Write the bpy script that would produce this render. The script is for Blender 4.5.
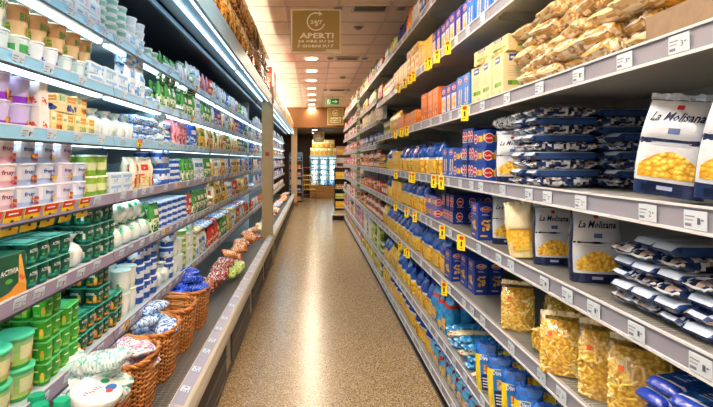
import bpy, bmesh, math, random
from math import sin, cos, pi, radians
random.seed(7)
scn = bpy.context.scene
for o in list(bpy.data.objects): bpy.data.objects.remove(o)
COL = scn.collection

# ------------------------------------------------------------------ camera
cam_d = bpy.data.cameras.new('camera'); cam = bpy.data.objects.new('camera', cam_d); COL.objects.link(cam)
cam.location = (0, 0, 1.6); cam.rotation_euler = (radians(90), 0, 0)
FPX = 475.0
cam_d.sensor_width = 36; cam_d.lens = FPX / 713 * 36
cam_d.shift_x = (356.5 - 312) / 713; cam_d.shift_y = -(203.5 - 160) / 713
cam_d.clip_start = .05; cam_d.clip_end = 80
scn.camera = cam
# ------------------------------------------------------------------ world, exposure
w = bpy.data.worlds.new('world'); scn.world = w; w.use_nodes = True
w.node_tree.nodes['Background'].inputs[0].default_value = (1, .9, .8, 1)
w.node_tree.nodes['Background'].inputs[1].default_value = .3
vs = scn.view_settings
vs.view_transform = 'Standard'; vs.look = 'None'; vs.gamma = 1; vs.use_curve_mapping = False
vs.exposure = 0.33
P_CEIL_ADDED = 19       # added lamps over the near aisle, unseen overhead
P_DOWN = 15        # small downlights
P_TUBE = .5      # tubes under the case shelves
P_STRIP_ADDED = 27        # strips added on top of the cases to brighten the ceiling
P_CANOPY = 2

def area(name, parent, loc, rot, sx, sy, power, col, spread=180):
    d = bpy.data.lights.new(name, 'AREA'); d.shape = 'RECTANGLE'; d.size = sx; d.size_y = sy
    d.energy = power; d.color = col; d.spread = radians(spread)
    o = bpy.data.objects.new(name, d); COL.objects.link(o); o.parent = parent
    o.location = loc; o.rotation_euler = rot
    return o

# ------------------------------------------------------------------ colours, materials
def C(h):
    if not isinstance(h, str): return h
    h = h.lstrip('#'); r = [int(h[i:i+2], 16) / 255 for i in (0, 2, 4)]
    return tuple((x / 12.92 if x <= .04045 else ((x + .055) / 1.055) ** 2.4) for x in r) + (1,)

def new_mat(name):
    m = bpy.data.materials.new(name); m.use_nodes = True
    nt = m.node_tree; b = nt.nodes['Principled BSDF']
    return m, nt, b
def attr_mat(name, rough=.4, spec=.5, bump=0, bscale=60, metal=0, coat=0, trans=0, var=.08, alpha=1):
    """colour comes from the mesh colour attribute (print), fine relief from noise"""
    m, nt, b = new_mat(name); N = nt.nodes; L = nt.links
    a = N.new('ShaderNodeAttribute'); a.attribute_name = 'Col'
    tc = N.new('ShaderNodeTexCoord')
    nz = N.new('ShaderNodeTexNoise'); nz.inputs['Scale'].default_value = bscale; nz.inputs['Detail'].default_value = 3
    L.new(tc.outputs['Object'], nz.inputs['Vector'])
    mr = N.new('ShaderNodeMapRange'); mr.inputs[3].default_value = 1 - var; mr.inputs[4].default_value = 1 + var
    L.new(nz.outputs[0], mr.inputs[0])
    mx = N.new('ShaderNodeVectorMath'); mx.operation = 'SCALE'
    L.new(a.outputs['Color'], mx.inputs[0]); L.new(mr.outputs[0], mx.inputs['Scale'])
    L.new(mx.outputs[0], b.inputs['Base Color'])
    b.inputs['Roughness'].default_value = rough; b.inputs['Specular IOR Level'].default_value = spec
    b.inputs['Metallic'].default_value = metal; b.inputs['Coat Weight'].default_value = coat
    if trans: b.inputs['Transmission Weight'].default_value = trans
    if alpha < 1: b.inputs['Alpha'].default_value = alpha
    if bump:
        bp = N.new('ShaderNodeBump'); bp.inputs['Strength'].default_value = bump; bp.inputs['Distance'].default_value = .006
        L.new(nz.outputs[0], bp.inputs['Height']); L.new(bp.outputs[0], b.inputs['Normal'])
    return m
def plain(name, col, rough=.5, metal=0, bump=0, bscale=30, emit=0, ecol=None, var=.06):
    m, nt, b = new_mat(name); N = nt.nodes; L = nt.links
    tc = N.new('ShaderNodeTexCoord')
    nz = N.new('ShaderNodeTexNoise'); nz.inputs['Scale'].default_value = bscale; nz.inputs['Detail'].default_value = 4
    L.new(tc.outputs['Object'], nz.inputs['Vector'])
    c = C(col) if isinstance(col, str) else col
    cr = N.new('ShaderNodeMixRGB'); cr.inputs[1].default_value = tuple(x * (1 - var) for x in c[:3]) + (1,)
    cr.inputs[2].default_value = tuple(min(1, x * (1 + var)) for x in c[:3]) + (1,)
    L.new(nz.outputs[0], cr.inputs[0]); L.new(cr.outputs[0], b.inputs['Base Color'])
    b.inputs['Roughness'].default_value = rough; b.inputs['Metallic'].default_value = metal
    if bump:
        bp = N.new('ShaderNodeBump'); bp.inputs['Strength'].default_value = bump; bp.inputs['Distance'].default_value = .004
        L.new(nz.outputs[0], bp.inputs['Height']); L.new(bp.outputs[0], b.inputs['Normal'])
    if emit:
        b.inputs['Emission Color'].default_value = C(ecol or col); b.inputs['Emission Strength'].default_value = emit
    return m

MAT = {}
MAT['pack'] = attr_mat('printed_card', .38, .5, .05, 40)
MAT['film'] = attr_mat('crinkled_film', .22, .6, .55, 28, var=.14)
MAT['pot'] = attr_mat('printed_plastic', .28, .5, 0, 20, var=.04)
MAT['lidfoil'] = attr_mat('foil_lid', .3, .6, .3, 60, var=.06)
MAT['metal'] = attr_mat('painted_metal', .35, .5, 0, 12, var=.04)
MAT['paper'] = attr_mat('paper', .55, .4, 0, 12, var=.03)
def pasta_mat(name, c1, c2, c3, scale, stretch=(1, 1, 1)):
    m, nt, b = new_mat(name); N = nt.nodes; L = nt.links
    tc = N.new('ShaderNodeTexCoord'); mp = N.new('ShaderNodeMapping'); mp.inputs['Scale'].default_value = stretch
    L.new(tc.outputs['Object'], mp.inputs[0])
    v = N.new('ShaderNodeTexVoronoi'); v.inputs['Scale'].default_value = scale; L.new(mp.outputs[0], v.inputs['Vector'])
    r = N.new('ShaderNodeValToRGB'); e = r.color_ramp.elements
    e[0].position = 0; e[0].color = C(c1); e[1].position = .75; e[1].color = C(c3)
    k = r.color_ramp.elements.new(.35); k.color = C(c2)
    L.new(v.outputs['Distance'], r.inputs[0]); L.new(r.outputs[0], b.inputs['Base Color'])
    bp = N.new('ShaderNodeBump'); bp.invert = True; bp.inputs['Strength'].default_value = .8; bp.inputs['Distance'].default_value = .006
    L.new(v.outputs['Distance'], bp.inputs['Height']); L.new(bp.outputs[0], b.inputs['Normal'])
    b.inputs['Roughness'].default_value = .35
    return m
MAT['pasta'] = pasta_mat('pasta_seen_through_film', '#ffe673', '#f8cf45', '#d39a22', 85)
MAT['pasta_piece'] = attr_mat('dry_pasta', .45, .4, .1, 120, var=.15)
def film_clear():
    m, nt, b = new_mat('clear_film'); N = nt.nodes; L = nt.links
    out = N['Material Output']
    t = N.new('ShaderNodeBsdfTransparent'); t.inputs[0].default_value = (1, .985, .93, 1)
    g = N.new('ShaderNodeBsdfGlossy'); g.inputs['Roughness'].default_value = .12
    tc = N.new('ShaderNodeTexCoord'); nz = N.new('ShaderNodeTexNoise'); nz.inputs['Scale'].default_value = 35
    L.new(tc.outputs['Object'], nz.inputs['Vector'])
    bp = N.new('ShaderNodeBump'); bp.inputs['Strength'].default_value = .9; bp.inputs['Distance'].default_value = .006
    L.new(nz.outputs[0], bp.inputs['Height']); L.new(bp.outputs[0], g.inputs['Normal'])
    mx = N.new('ShaderNodeMixShader'); mx.inputs[0].default_value = .13
    L.new(t.outputs[0], mx.inputs[1]); L.new(g.outputs[0], mx.inputs[2]); L.new(mx.outputs[0], out.inputs[0])
    return m
MAT['clear'] = film_clear()
MAT['wicker'] = attr_mat('wicker', .55, .4, .3, 90, var=.3)
MAT['tube'] = plain('lit_tube', '#eaf6ff', .4, emit=2.6, ecol='#d6efff')
MAT['down'] = plain('lit_downlight', '#fff6e0', .4, emit=12, ecol='#fff3da')
MAT['steel'] = plain('steel_wire', '#b4b5b2', .35, metal=.6)
MAT['darkwire'] = plain('dark_wire', '#55524c', .4, metal=.6)
MAT['shelfgrey'] = plain('shelf_enamel', '#c9cdd0', .38)
MAT['shelfdark'] = plain('shelf_enamel_grey', '#a6a8a6', .4)
MAT['casewhite'] = plain('case_enamel_white', '#b9cdd6', .35)
MAT['mirror'] = plain('smoked_mirror_panel', '#131a2c', .12, metal=.3)
MAT['ceiltile'] = plain('ceiling_tile_board', '#f6dcc6', .85, bump=.1, bscale=180, var=.03)
MAT['wall'] = plain('wall_paint', '#d9c9b4', .8)
MAT['wood'] = plain('dark_wood_panel', '#4a3422', .5, var=.2)
MAT['soffit'] = plain('brown_painted_beam', '#9a6a40', .7)
def glass_mat():
    m, nt, b = new_mat('cabinet_glass')
    b.inputs['Base Color'].default_value = (.9, .97, 1, 1); b.inputs['Roughness'].default_value = .03
    b.inputs['Transmission Weight'].default_value = 1; b.inputs['IOR'].default_value = 1.1
    return m
MAT['glass'] = glass_mat()
def terrazzo():
    m, nt, b = new_mat('polished_terrazzo'); N = nt.nodes; L = nt.links
    ge = N.new('ShaderNodeNewGeometry')
    v = N.new('ShaderNodeTexVoronoi'); v.inputs['Scale'].default_value = 190; L.new(ge.outputs['Position'], v.inputs['Vector'])
    sp = N.new('ShaderNodeSeparateColor'); L.new(v.outputs['Color'], sp.inputs[0])
    r = N.new('ShaderNodeValToRGB'); e = r.color_ramp.elements
    e[0].position = 0; e[0].color = C('#4c3c2c'); e[1].position = 1; e[1].color = C('#e2d4ba')
    for p, c in ((.14, '#75603f'), (.3, '#9c825a'), (.6, '#b19870'), (.85, '#cbb58e')):
        k = r.color_ramp.elements.new(p); k.color = C(c)
    L.new(sp.outputs[0], r.inputs[0])
    nz = N.new('ShaderNodeTexNoise'); nz.inputs['Scale'].default_value = 1.4; L.new(ge.outputs['Position'], nz.inputs['Vector'])
    mr = N.new('ShaderNodeMapRange'); mr.inputs[3].default_value = .86; mr.inputs[4].default_value = 1.1; L.new(nz.outputs[0], mr.inputs[0])
    sc = N.new('ShaderNodeVectorMath'); sc.operation = 'SCALE'; L.new(r.outputs[0], sc.inputs[0]); L.new(mr.outputs[0], sc.inputs['Scale'])
    L.new(sc.outputs[0], b.inputs['Base Color'])
    n2 = N.new('ShaderNodeTexNoise'); n2.inputs['Scale'].default_value = 9; L.new(ge.outputs['Position'], n2.inputs['Vector'])
    m2 = N.new('ShaderNodeMapRange'); m2.inputs[3].default_value = .17; m2.inputs[4].default_value = .30; L.new(n2.outputs[0], m2.inputs[0])
    L.new(m2.outputs[0], b.inputs['Roughness'])
    return m
MAT['terrazzo'] = terrazzo()

# ------------------------------------------------------------------ mesh collector
FONT_CACHE = {}
def text_geo(s, bold=False):
    key = (s, bold)
    if key not in FONT_CACHE:
        cu = bpy.data.curves.new('t', 'FONT'); cu.body = s; cu.resolution_u = 1
        cu.offset = {2: .034, True: .022, False: .006}[bold]
        ob = bpy.data.objects.new('t', cu)
        me = bpy.data.meshes.new_from_object(ob)
        vs_ = [(v.co.x, v.co.y) for v in me.vertices]; fs = [tuple(p.vertices) for p in me.polygons]
        x0 = min(v[0] for v in vs_); x1 = max(v[0] for v in vs_); y0 = min(v[1] for v in vs_); y1 = max(v[1] for v in vs_)
        FONT_CACHE[key] = ([((x - x0) / (x1 - x0), (y - y0) / (y1 - y0)) for x, y in vs_], fs, (x1 - x0) / (y1 - y0))
        bpy.data.objects.remove(ob); bpy.data.curves.remove(cu); bpy.data.meshes.remove(me)
    return FONT_CACHE[key]

class MB:
    def __init__(s): s.v = []; s.f = []; s.c = []; s.s = []
    def add(s, vs_, fs, col, smooth=False):
        n = len(s.v); s.v += vs_
        for i, f in enumerate(fs):
            s.f.append(tuple(n + k for k in f)); s.c.append(col[i] if isinstance(col, list) else col); s.s.append(smooth)
    def box(s, x0, x1, y0, y1, z0, z1, col, ch=0):
        if ch <= 0:
            v = [(x, y, z) for x in (x0, x1) for y in (y0, y1) for z in (z0, z1)]
            s.add(v, [(0, 1, 3, 2), (4, 6, 7, 5), (0, 4, 5, 1), (2, 3, 7, 6), (0, 2, 6, 4), (1, 5, 7, 3)], col); return
        v = []; idx = {}
        X = (x0, x1); Y = (y0, y1); Z = (z0, z1)
        for i in (0, 1):
            for j in (0, 1):
                for k in (0, 1):
                    sx = ch if i == 0 else -ch; sy = ch if j == 0 else -ch; sz = ch if k == 0 else -ch
                    for a, p in enumerate(((X[i], Y[j] + sy, Z[k] + sz), (X[i] + sx, Y[j], Z[k] + sz), (X[i] + sx, Y[j] + sy, Z[k]))):
                        idx[(i, j, k, a)] = len(v); v.append(p)
        I = lambda i, j, k, a: idx[(i, j, k, a)]
        f = []
        f.append((I(0,0,0,0), I(0,0,1,0), I(0,1,1,0), I(0,1,0,0))); f.append((I(1,0,0,0), I(1,1,0,0), I(1,1,1,0), I(1,0,1,0)))
        f.append((I(0,0,0,1), I(1,0,0,1), I(1,0,1,1), I(0,0,1,1))); f.append((I(0,1,0,1), I(0,1,1,1), I(1,1,1,1), I(1,1,0,1)))
        f.append((I(0,0,0,2), I(0,1,0,2), I(1,1,0,2), I(1,0,0,2))); f.append((I(0,0,1,2), I(1,0,1,2), I(1,1,1,2), I(0,1,1,2)))
        for i in (0, 1):
            for j in (0, 1): f.append((I(i,j,0,0), I(i,j,0,1), I(i,j,1,1), I(i,j,1,0)))
            for k in (0, 1): f.append((I(i,0,k,0), I(i,0,k,2), I(i,1,k,2), I(i,1,k,0)))
        for j in (0, 1):
            for k in (0, 1): f.append((I(0,j,k,1), I(0,j,k,2), I(1,j,k,2), I(1,j,k,1)))
        for i in (0, 1):
            for j in (0, 1):
                for k in (0, 1): f.append((I(i,j,k,0), I(i,j,k,1), I(i,j,k,2)))
        s.add(v, f, col)
    def lathe(s, prof, n=16, cx=0, cy=0, sx=1, sy=1, cols=None, cap0=True, cap1=True, sq=1, smooth=True, z0=0):
        """prof: [(r,z)], cols: one colour per band (len-1), sq<1 squarer"""
        v = []
        for r, z in prof:
            for k in range(n):
                a = 2 * pi * k / n; c, q = cos(a), sin(a)
                if sq != 1: c = math.copysign(abs(c) ** sq, c); q = math.copysign(abs(q) ** sq, q)
                v.append((cx + c * r * sx, cy + q * r * sy, z0 + z))
        f = []; cc = []
        for b in range(len(prof) - 1):
            for k in range(n):
                f.append((b * n + k, b * n + (k + 1) % n, (b + 1) * n + (k + 1) % n, (b + 1) * n + k))
                c = cols[b] if isinstance(cols, list) else cols
                cc.append(c(k / n) if callable(c) else c)
        s.add(v, f, cc, smooth)
        last = (len(prof) - 1) * n
        c0 = cols[0] if isinstance(cols, list) else cols; c1 = cols[-1] if isinstance(cols, list) else cols
        if callable(c0): c0 = c0(0)
        if callable(c1): c1 = c1(0)
        if cap0: s.add([v[k] for k in range(n)][::-1], [tuple(range(n))], c0)
        if cap1: s.add(v[last:], [tuple(range(n))], c1)
    def tube(s, p, q, r, col, n=6):
        p = list(p); q = list(q)
        d = [q[i] - p[i] for i in range(3)]; L = math.sqrt(sum(x * x for x in d)) or 1; d = [x / L for x in d]
        a = (0, 0, 1) if abs(d[2]) < .9 else (1, 0, 0)
        u = [d[1] * a[2] - d[2] * a[1], d[2] * a[0] - d[0] * a[2], d[0] * a[1] - d[1] * a[0]]
        L = math.sqrt(sum(x * x for x in u)); u = [x / L for x in u]
        w_ = [d[1] * u[2] - d[2] * u[1], d[2] * u[0] - d[0] * u[2], d[0] * u[1] - d[1] * u[0]]
        v = []
        for e in (p, q):
            for k in range(n):
                t = 2 * pi * k / n
                v.append(tuple(e[i] + r * (cos(t) * u[i] + sin(t) * w_[i]) for i in range(3)))
        f = [(k, (k + 1) % n, n + (k + 1) % n, n + k) for k in range(n)] + [tuple(range(n))[::-1], tuple(range(n, 2 * n))]
        s.add(v, f, col)
    def path(s, pts, r, col, n=4, closed=False):
        m = len(pts); v = []
        for i, p in enumerate(pts):
            a = pts[i - 1] if (i or closed) else p; b = pts[(i + 1) % m] if (i < m - 1 or closed) else p
            d = [b[k] - a[k] for k in range(3)]; L = math.sqrt(sum(x * x for x in d)) or 1; d = [x / L for x in d]
            up = (0, 0, 1) if abs(d[2]) < .9 else (1, 0, 0)
            u = [d[1] * up[2] - d[2] * up[1], d[2] * up[0] - d[0] * up[2], d[0] * up[1] - d[1] * up[0]]
            L = math.sqrt(sum(x * x for x in u)); u = [x / L for x in u]
            w_ = [u[1] * d[2] - u[2] * d[1], u[2] * d[0] - u[0] * d[2], u[0] * d[1] - u[1] * d[0]]
            for k in range(n):
                t = 2 * pi * (k + .5) / n
                v.append(tuple(p[j] + r * (cos(t) * u[j] + sin(t) * w_[j]) for j in range(3)))
        f = []
        for i in range(m if closed else m - 1):
            j = (i + 1) % m
            for k in range(n): f.append((i * n + k, i * n + (k + 1) % n, j * n + (k + 1) % n, j * n + k))
        s.add(v, f, col, True)
    def fr(s, o, u, v_): return Fr(s, o, u, v_)
    def mesh(s, name, mats, xf=None):
        me = bpy.data.meshes.new(name); me.from_pydata(s.v, [], s.f)
        ca = me.color_attributes.new('Col', 'FLOAT_COLOR', 'CORNER'); buf = []
        for f, c in zip(s.f, s.c): buf += list(c) * len(f)
        ca.data.foreach_set('color', buf)
        me.polygons.foreach_set('use_smooth', s.s)
        me.materials.append(mats if not isinstance(mats, str) else MAT[mats])
        me.update(); return me

class Fr:
    """a flat printed frame: origin o (lower left), unit u (right), unit v (up)"""
    def __init__(s, mb, o, u, v):
        s.m = mb; s.o = o; s.u = u; s.v = v
        s.n = (u[1]*v[2]-u[2]*v[1], u[2]*v[0]-u[0]*v[2], u[0]*v[1]-u[1]*v[0]); s.l = 1
    def p(s, a, b, l): return tuple(s.o[i] + s.u[i]*a + s.v[i]*b + s.n[i]*l*.0005 for i in range(3))
    def rect(s, a0, a1, b0, b1, col, l=1):
        s.m.add([s.p(a0, b0, l), s.p(a1, b0, l), s.p(a1, b1, l), s.p(a0, b1, l)], [(0, 1, 2, 3)], col)
    def poly(s, pts, col, l=1): s.m.add([s.p(a, b, l) for a, b in pts], [tuple(range(len(pts)))], col)
    def oval(s, a, b, ra, rb, col, l=2, n=14): s.poly([(a + ra*cos(2*pi*k/n), b + rb*sin(2*pi*k/n)) for k in range(n)], col, l)
    def text(s, t, a0, a1, b0, col, l=3, bold=True, h=None, slant=0):
        vs_, fs, asp = text_geo(t, bold); W = a1 - a0; H = h or W / asp
        s.m.add([s.p(a0 + x*W + slant*y*H, b0 + y*H, l) for x, y in vs_], fs, col)
    def lines(s, a0, a1, b0, n, dz, col, l=2, h=.0018):
        for i in range(n): s.rect(a0, a1 - random.random()*.3*(a1-a0), b0 - i*dz, b0 - i*dz + h, col, l)
    def blobs(s, a0, a1, b0, b1, cols, n, r, l=2):
        for i in range(n): s.oval(random.uniform(a0 + r, a1 - r), random.uniform(b0 + r, b1 - r), r, r*random.uniform(.45, 1), random.choice(cols), l + (i % 5)*.3, 7)

def frames(mb, w, d, h):
    """front(-Y), right(+X), left(-X), top of a box whose base centre is the origin"""
    return {'F': Fr(mb, (-w/2, -d/2, 0), (1,0,0), (0,0,1)), 'R': Fr(mb, (w/2, -d/2, 0), (0,1,0), (0,0,1)),
            'L': Fr(mb, (-w/2, d/2, 0), (0,-1,0), (0,0,1)), 'T': Fr(mb, (-w/2, -d/2, h), (1,0,0), (0,1,0))}

# ------------------------------------------------------------------ object helpers
def tag(o, label=None, cat=None, group=None, kind=None):
    if label: o['label'] = label
    if cat: o['category'] = cat
    if group: o['group'] = group
    if kind: o['kind'] = kind
    return o
def obj(name, me, parent=None, loc=(0,0,0), rot=(0,0,0)):
    o = bpy.data.objects.new(name, me); COL.objects.link(o); o.parent = parent; o.location = loc; o.rotation_euler = rot
    return o
def empty(name, loc=(0,0,0), rz=0):
    o = bpy.data.objects.new(name, None); COL.objects.link(o); o.location = loc; o.rotation_euler = (0,0,rz); o.empty_display_size = .1
    return o
def bmesh_box(name, x0, x1, y0, y1, z0, z1, mat, col='#ffffff', ch=0):
    m = MB(); m.box(x0, x1, y0, y1, z0, z1, C(col), ch); return m.mesh(name, mat)

class Proto:
    """one kind of product: body mesh + child part meshes [(name, mesh, [sub-parts])]"""
    def __init__(s, name, cat, desc, size, body, parts=(), plural=None):
        s.name = name; s.cat = cat; s.desc = desc; s.w, s.d, s.h = size; s.body = body; s.parts = parts; s.plural = plural or desc + 's'
REG = []
def place(p, x, y, z, rz, where, layer='', row='', rx=0, ry=0, scale=1, far=False):
    o = bpy.data.objects.new(p.name, p.body); COL.objects.link(o)
    if abs(rx) < .5 and abs(ry) < .6: z += abs(sin(ry))*p.w/2 + abs(sin(rx))*p.d/2      # a tilted thing rests on its lower edge
    o.location = (x, y, z); o.rotation_euler = (rx, ry, rz)
    if scale != 1: o.scale = (scale,)*3 if not isinstance(scale, tuple) else scale
    o['category'] = p.cat
    for pt in p.parts:
        c = bpy.data.objects.new(pt[0], pt[1]); COL.objects.link(c); c.parent = o
        if len(pt) > 2 and pt[2]: c['kind'] = pt[2]
    REG.append((o, p, where, layer, row, y, far))
    return o

# ------------------------------------------------------------------ product builders
WHT, BLK = C('#f4f4f0'), C('#1a1a1c')
def mk_box(name, cat, desc, w, d, h, base, draw, ch=.0015, plural=None, mat='pack'):
    m = MB(); m.box(-w/2, w/2, -d/2, d/2, 0, h, C(base), ch)
    draw(frames(m, w, d, h), w, d, h)
    return Proto(name, cat, desc, (w, d, h), m.mesh(name, mat), [], plural)

def logo_oval(f, a, b, r, txt='Barilla'):
    f.oval(a, b, r, r*.52, WHT, 2); f.oval(a, b, r*.9, r*.43, C('#d0202a'), 3); f.text(txt, a - r*.66, a + r*.66, b - r*.15, WHT, 4)
PASTAC = [C('#f2c53c'), C('#e3a52a'), C('#f7dc72')]

def draw_blue(F, w, d, h):
    for k in 'FRL':
        f = F[k]; W = w if k == 'F' else d; r = min(W*.36, .032)
        logo_oval(f, W/2, h*.84, r)
        f.lines(W*.25, W*.75, h*.70, 2, .006, C('#e8ecf8'))
        f.blobs(W*.18, W*.85, h*.22, h*.58, PASTAC, 16, W*.11)
        f.rect(W*.15, W*.6, h*.1, h*.14, C('#f0c83a'), 2)
P_BLUE = lambda: mk_box('pasta_box', 'pasta box', 'tall blue pasta box', .13, .08, .195, '#12379b', draw_blue, plural='tall blue pasta boxes')
def draw_blue_flat(F, w, d, h):
    for k in 'FRL':
        f = F[k]; W = w if k == 'F' else d
        f.oval(W*.2, h*.5, h*.3, h*.3, WHT, 2); f.oval(W*.2, h*.5, h*.25, h*.25, C('#d0202a'), 3); f.text('Barilla', W*.2 - h*.2, W*.2 + h*.2, h*.44, WHT, 4)
        f.rect(W*.4, W*.72, h*.3, h*.66, C('#f0c83a'), 2); f.blobs(W*.4, W*.72, h*.3, h*.66, PASTAC + [C('#8a5a14')], 12, h*.07, 3)
        f.blobs(W*.75, W*.95, h*.15, h*.85, PASTAC, 8, h*.11)
    F['T'].rect(w*.1, w*.9, d*.2, d*.8, C('#1b49b8'), 1)
def draw_blue_end(F, w, d, h):
    for k in 'FRL':
        f = F[k]; W = w if k == 'F' else d
        for a in ([.5] if W < .08 else [.25, .72]):
            r = min(W*.3, .022)
            f.oval(W*a, h*.55, r, r*1.25, WHT, 2); f.oval(W*a, h*.55, r*.85, r*1.05, C('#c22a3a'), 3); f.rect(W*a - r*.6, W*a + r*.6, h*.53, h*.59, WHT, 4)
            f.rect(W*a - r*.9, W*a + r*.9, h*.18, h*.22, C('#e8ecf8'), 2)
def draw_purple(F, w, d, h):
    for k in 'FRL':
        f = F[k]; W = w if k == 'F' else d; r = min(W*.34, .032)
        logo_oval(f, W/2, h*.83, r)
        f.rect(W*.12, W*.88, h*.12, h*.66, C('#e9e2f2') if k == 'F' else C('#27308c'), 2)
        f.blobs(W*.15, W*.85, h*.14, h*.6, PASTAC, 18, W*.11, 3)
def draw_two_sticks(F, w, d, h):
    for k in 'FRL':
        f = F[k]; W = w if k == 'F' else d; r = min(W*.34, .032)
        logo_oval(f, W/2, h*.85, r)
        for a in (.3, .62):
            f.poly([(W*a, h*.2), (W*(a+.13), h*.2), (W*(a+.2), h*.62), (W*(a+.07), h*.62)], C('#f3e6c0'), 2)
            f.blobs(W*a, W*(a+.2), h*.25, h*.58, PASTAC, 5, W*.05, 3)
        f.blobs(W*.1, W*.9, h*.06, h*.2, PASTAC, 7, W*.06)
def draw_simple(base2, acc, logo=None, txt=None, tc='#ffffff'):
    def dr(F, w, d, h):
        for k in 'FRL':
            f = F[k]; W = w if k == 'F' else d
            f.rect(W*.08, W*.92, h*.52, h*.8, C(base2), 2)
            if txt: f.text(txt, W*.16, W*.84, h*.6, C(tc), 3)
            f.blobs(W*.12, W*.88, h*.1, h*.46, [C(a) for a in acc], 10, W*.1, 2)
            f.lines(W*.2, W*.8, h*.9, 2, .006, C(tc) if tc != '#ffffff' else WHT)
    return dr
def draw_organic(F, w, d, h):
    for k in 'FRL':
        f = F[k]; W = w if k == 'F' else d
        f.rect(W*.28, W*.72, h*.8, h*.95, C('#1d4fa8'), 2); f.rect(W*.34, W*.66, h*.85, h*.9, WHT, 3)
        f.rect(W*.22, W*.86, h*.26, h*.36, C('#7fae30'), 2); f.rect(W*.22, W*.42, h*.26, h*.36, C('#4f8a22'), 3)
        f.lines(W*.2, W*.85, h*.68, 5, .011, C('#b9a67a'))
        f.blobs(W*.1, W*.9, h*.04, h*.22, [C('#d9c37a'), C('#c7a95a')], 8, W*.07)

def bag_mesh(w, d, h, bands, crimp=.018, n=20, wr=.004, seed=1, name='bag', mat='film', top='crimp', lean=0):
    """upright pillow bag. bands: [(t_end, colour or list)] from base up"""
    rnd = random.Random(seed); m = MB()
    lv = [0, .02, .1, .2, .3, .4, .5, .6, .7, .8, .88, .95, 1]
    for t, c in bands: lv = sorted(set(lv + [round(t, 3)]))
    hb = h - crimp
    def prof(t):  # half-width factor, half-depth factor, squareness
        fx = .93 + .07*sin(pi*min(1, t*1.2)); fy = (.82 + .18*sin(pi*min(1, t*1.6))) if t < .6 else max(.03, cos((t-.6)/.4*pi/2)**.8)
        return fx, fy
    v = []
    for t in lv:
        fx, fy = prof(t)
        for k in range(n):
            a = 2*pi*k/n; c, q = cos(a), sin(a); c = math.copysign(abs(c)**.45, c); q = math.copysign(abs(q)**.6, q)
            x = c*w/2*fx; y = q*d/2*fy
            e = wr*(.3 + t)
            v.append((x + rnd.uniform(-e, e)*.6, y + rnd.uniform(-e, e) + lean*t*t*h, t*hb))
    f = []; cc = []
    for b in range(len(lv) - 1):
        tm = (lv[b] + lv[b+1])/2
        col = next(c for t, c in bands if tm <= t + 1e-6)
        for k in range(n):
            f.append((b*n+k, b*n+(k+1) % n, (b+1)*n+(k+1) % n, (b+1)*n+k)); cc.append(rnd.choice(col) if isinstance(col, list) else col)
    m.add(v, f, cc, True); m.add([v[k] for k in range(n)][::-1], [tuple(range(n))], cc[0])
    def surf(u, t, off=.002):      # point on the front face, u -1..1
        fx, fy = prof(t)
        c = u; a = math.acos(max(-1, min(1, math.copysign(abs(c)**(1/.45), c)))); q = abs(sin(a))**.6
        return (c*w/2*fx, -q*d/2*fy - off + lean*t*t*h, t*hb)
    return m, surf, hb
def bag_patch(m, surf, u0, u1, t0, t1, col, off=.002, nu=5, nt=5):
    ts = [t0 + (t1-t0)*j/nt for j in range(nt+1)]      # rows also follow the body's own rings, so the print hugs it
    ts = sorted(ts + [q for q in (.1, .2, .3, .4, .5, .6, .7, .8, .88, .95) if t0 < q < t1 and min(abs(q - t) for t in ts) > .004]); nt = len(ts) - 1
    v = [surf(u0 + (u1-u0)*i/nu, t, off) for t in ts for i in range(nu+1)]
    f = [(j*(nu+1)+i, j*(nu+1)+i+1, (j+1)*(nu+1)+i+1, (j+1)*(nu+1)+i) for j in range(nt) for i in range(nu)]
    if isinstance(col, list): cc = [random.choice(col) for _ in f]
    else: cc = col
    m.add(v, f, cc, True)
def bag_text(m, surf, t, u0, u1, t0, t1, col, off=.0035, bold=True, slant=0):
    vs_, fs, asp = text_geo(t, bold)
    m.add([surf(u0 + (u1-u0)*(x + slant*y), t0 + (t1-t0)*y, off) for x, y in vs_], fs, col)
def crimp_mesh(w, z, h, cols, y=0, seed=3):
    rnd = random.Random(seed); m = MB(); n = 14; v = []
    for j in (0, 1, 2):
        for i in range(n+1): v.append((-w/2 + w*i/n, y + .003*sin(i*2.1 + j) + (.004*sin(i*.9) if j else 0) , z + h*j/2 + rnd.uniform(-.0015, .0015)*j))
    f = []; 
    for j in range(2):
        for i in range(n): f.append((j*(n+1)+i, j*(n+1)+i+1, (j+1)*(n+1)+i+1, (j+1)*(n+1)+i))
    N = len(v); v2 = [(x, y_ + .0015, z_) for x, y_, z_ in v]
    m.add(v, f, [rnd.choice(cols) for _ in f]); m.add(v2, [q[::-1] for q in f], [rnd.choice(cols) for _ in f])
    return m.mesh('crimped_seal', 'film')

def bag_blue_top(seed=1, up='#1450b4', low=None, mid='#e9eef2', desc='pasta bag with blue crinkled top', w=.165, d=.105, h=.24, logo=None):
    ups = [C(up), C(up), C('#1d62cc'), C('#0d3c92'), C('#164fae')]
    lows = low or [C('#f0c440'), C('#e0a828'), C('#f5d566'), C('#cf9220')]
    m, s, hb = bag_mesh(w, d, h, [(.50, lows), (.58, C(mid)), (1, ups)], seed=seed, wr=.007)
    bag_patch(m, s, -.5, .5, .60, .78, C(up), .003); bag_text(m, s, logo or 'PASTA', -.4, .4, .64, .70, WHT) if logo else None
    pm, s2, _ = bag_mesh(w, d, h, [(1, C('#f0c440'))], seed=seed, wr=0)
    q = MB(); bag_patch(q, s, -.82, .82, .06, .49, C('#f0c440'), .006, 8, 6)
    return Proto('pasta_bag', 'pasta bag', desc, (w, d, h), m.mesh('pasta_bag', 'film'),
                 [('window', q.mesh('window', 'pasta')), ('crimped_seal', crimp_mesh(w*.93, hb - .002, h - hb, ups, seed=seed))], desc.replace('bag', 'bags', 1))
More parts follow.
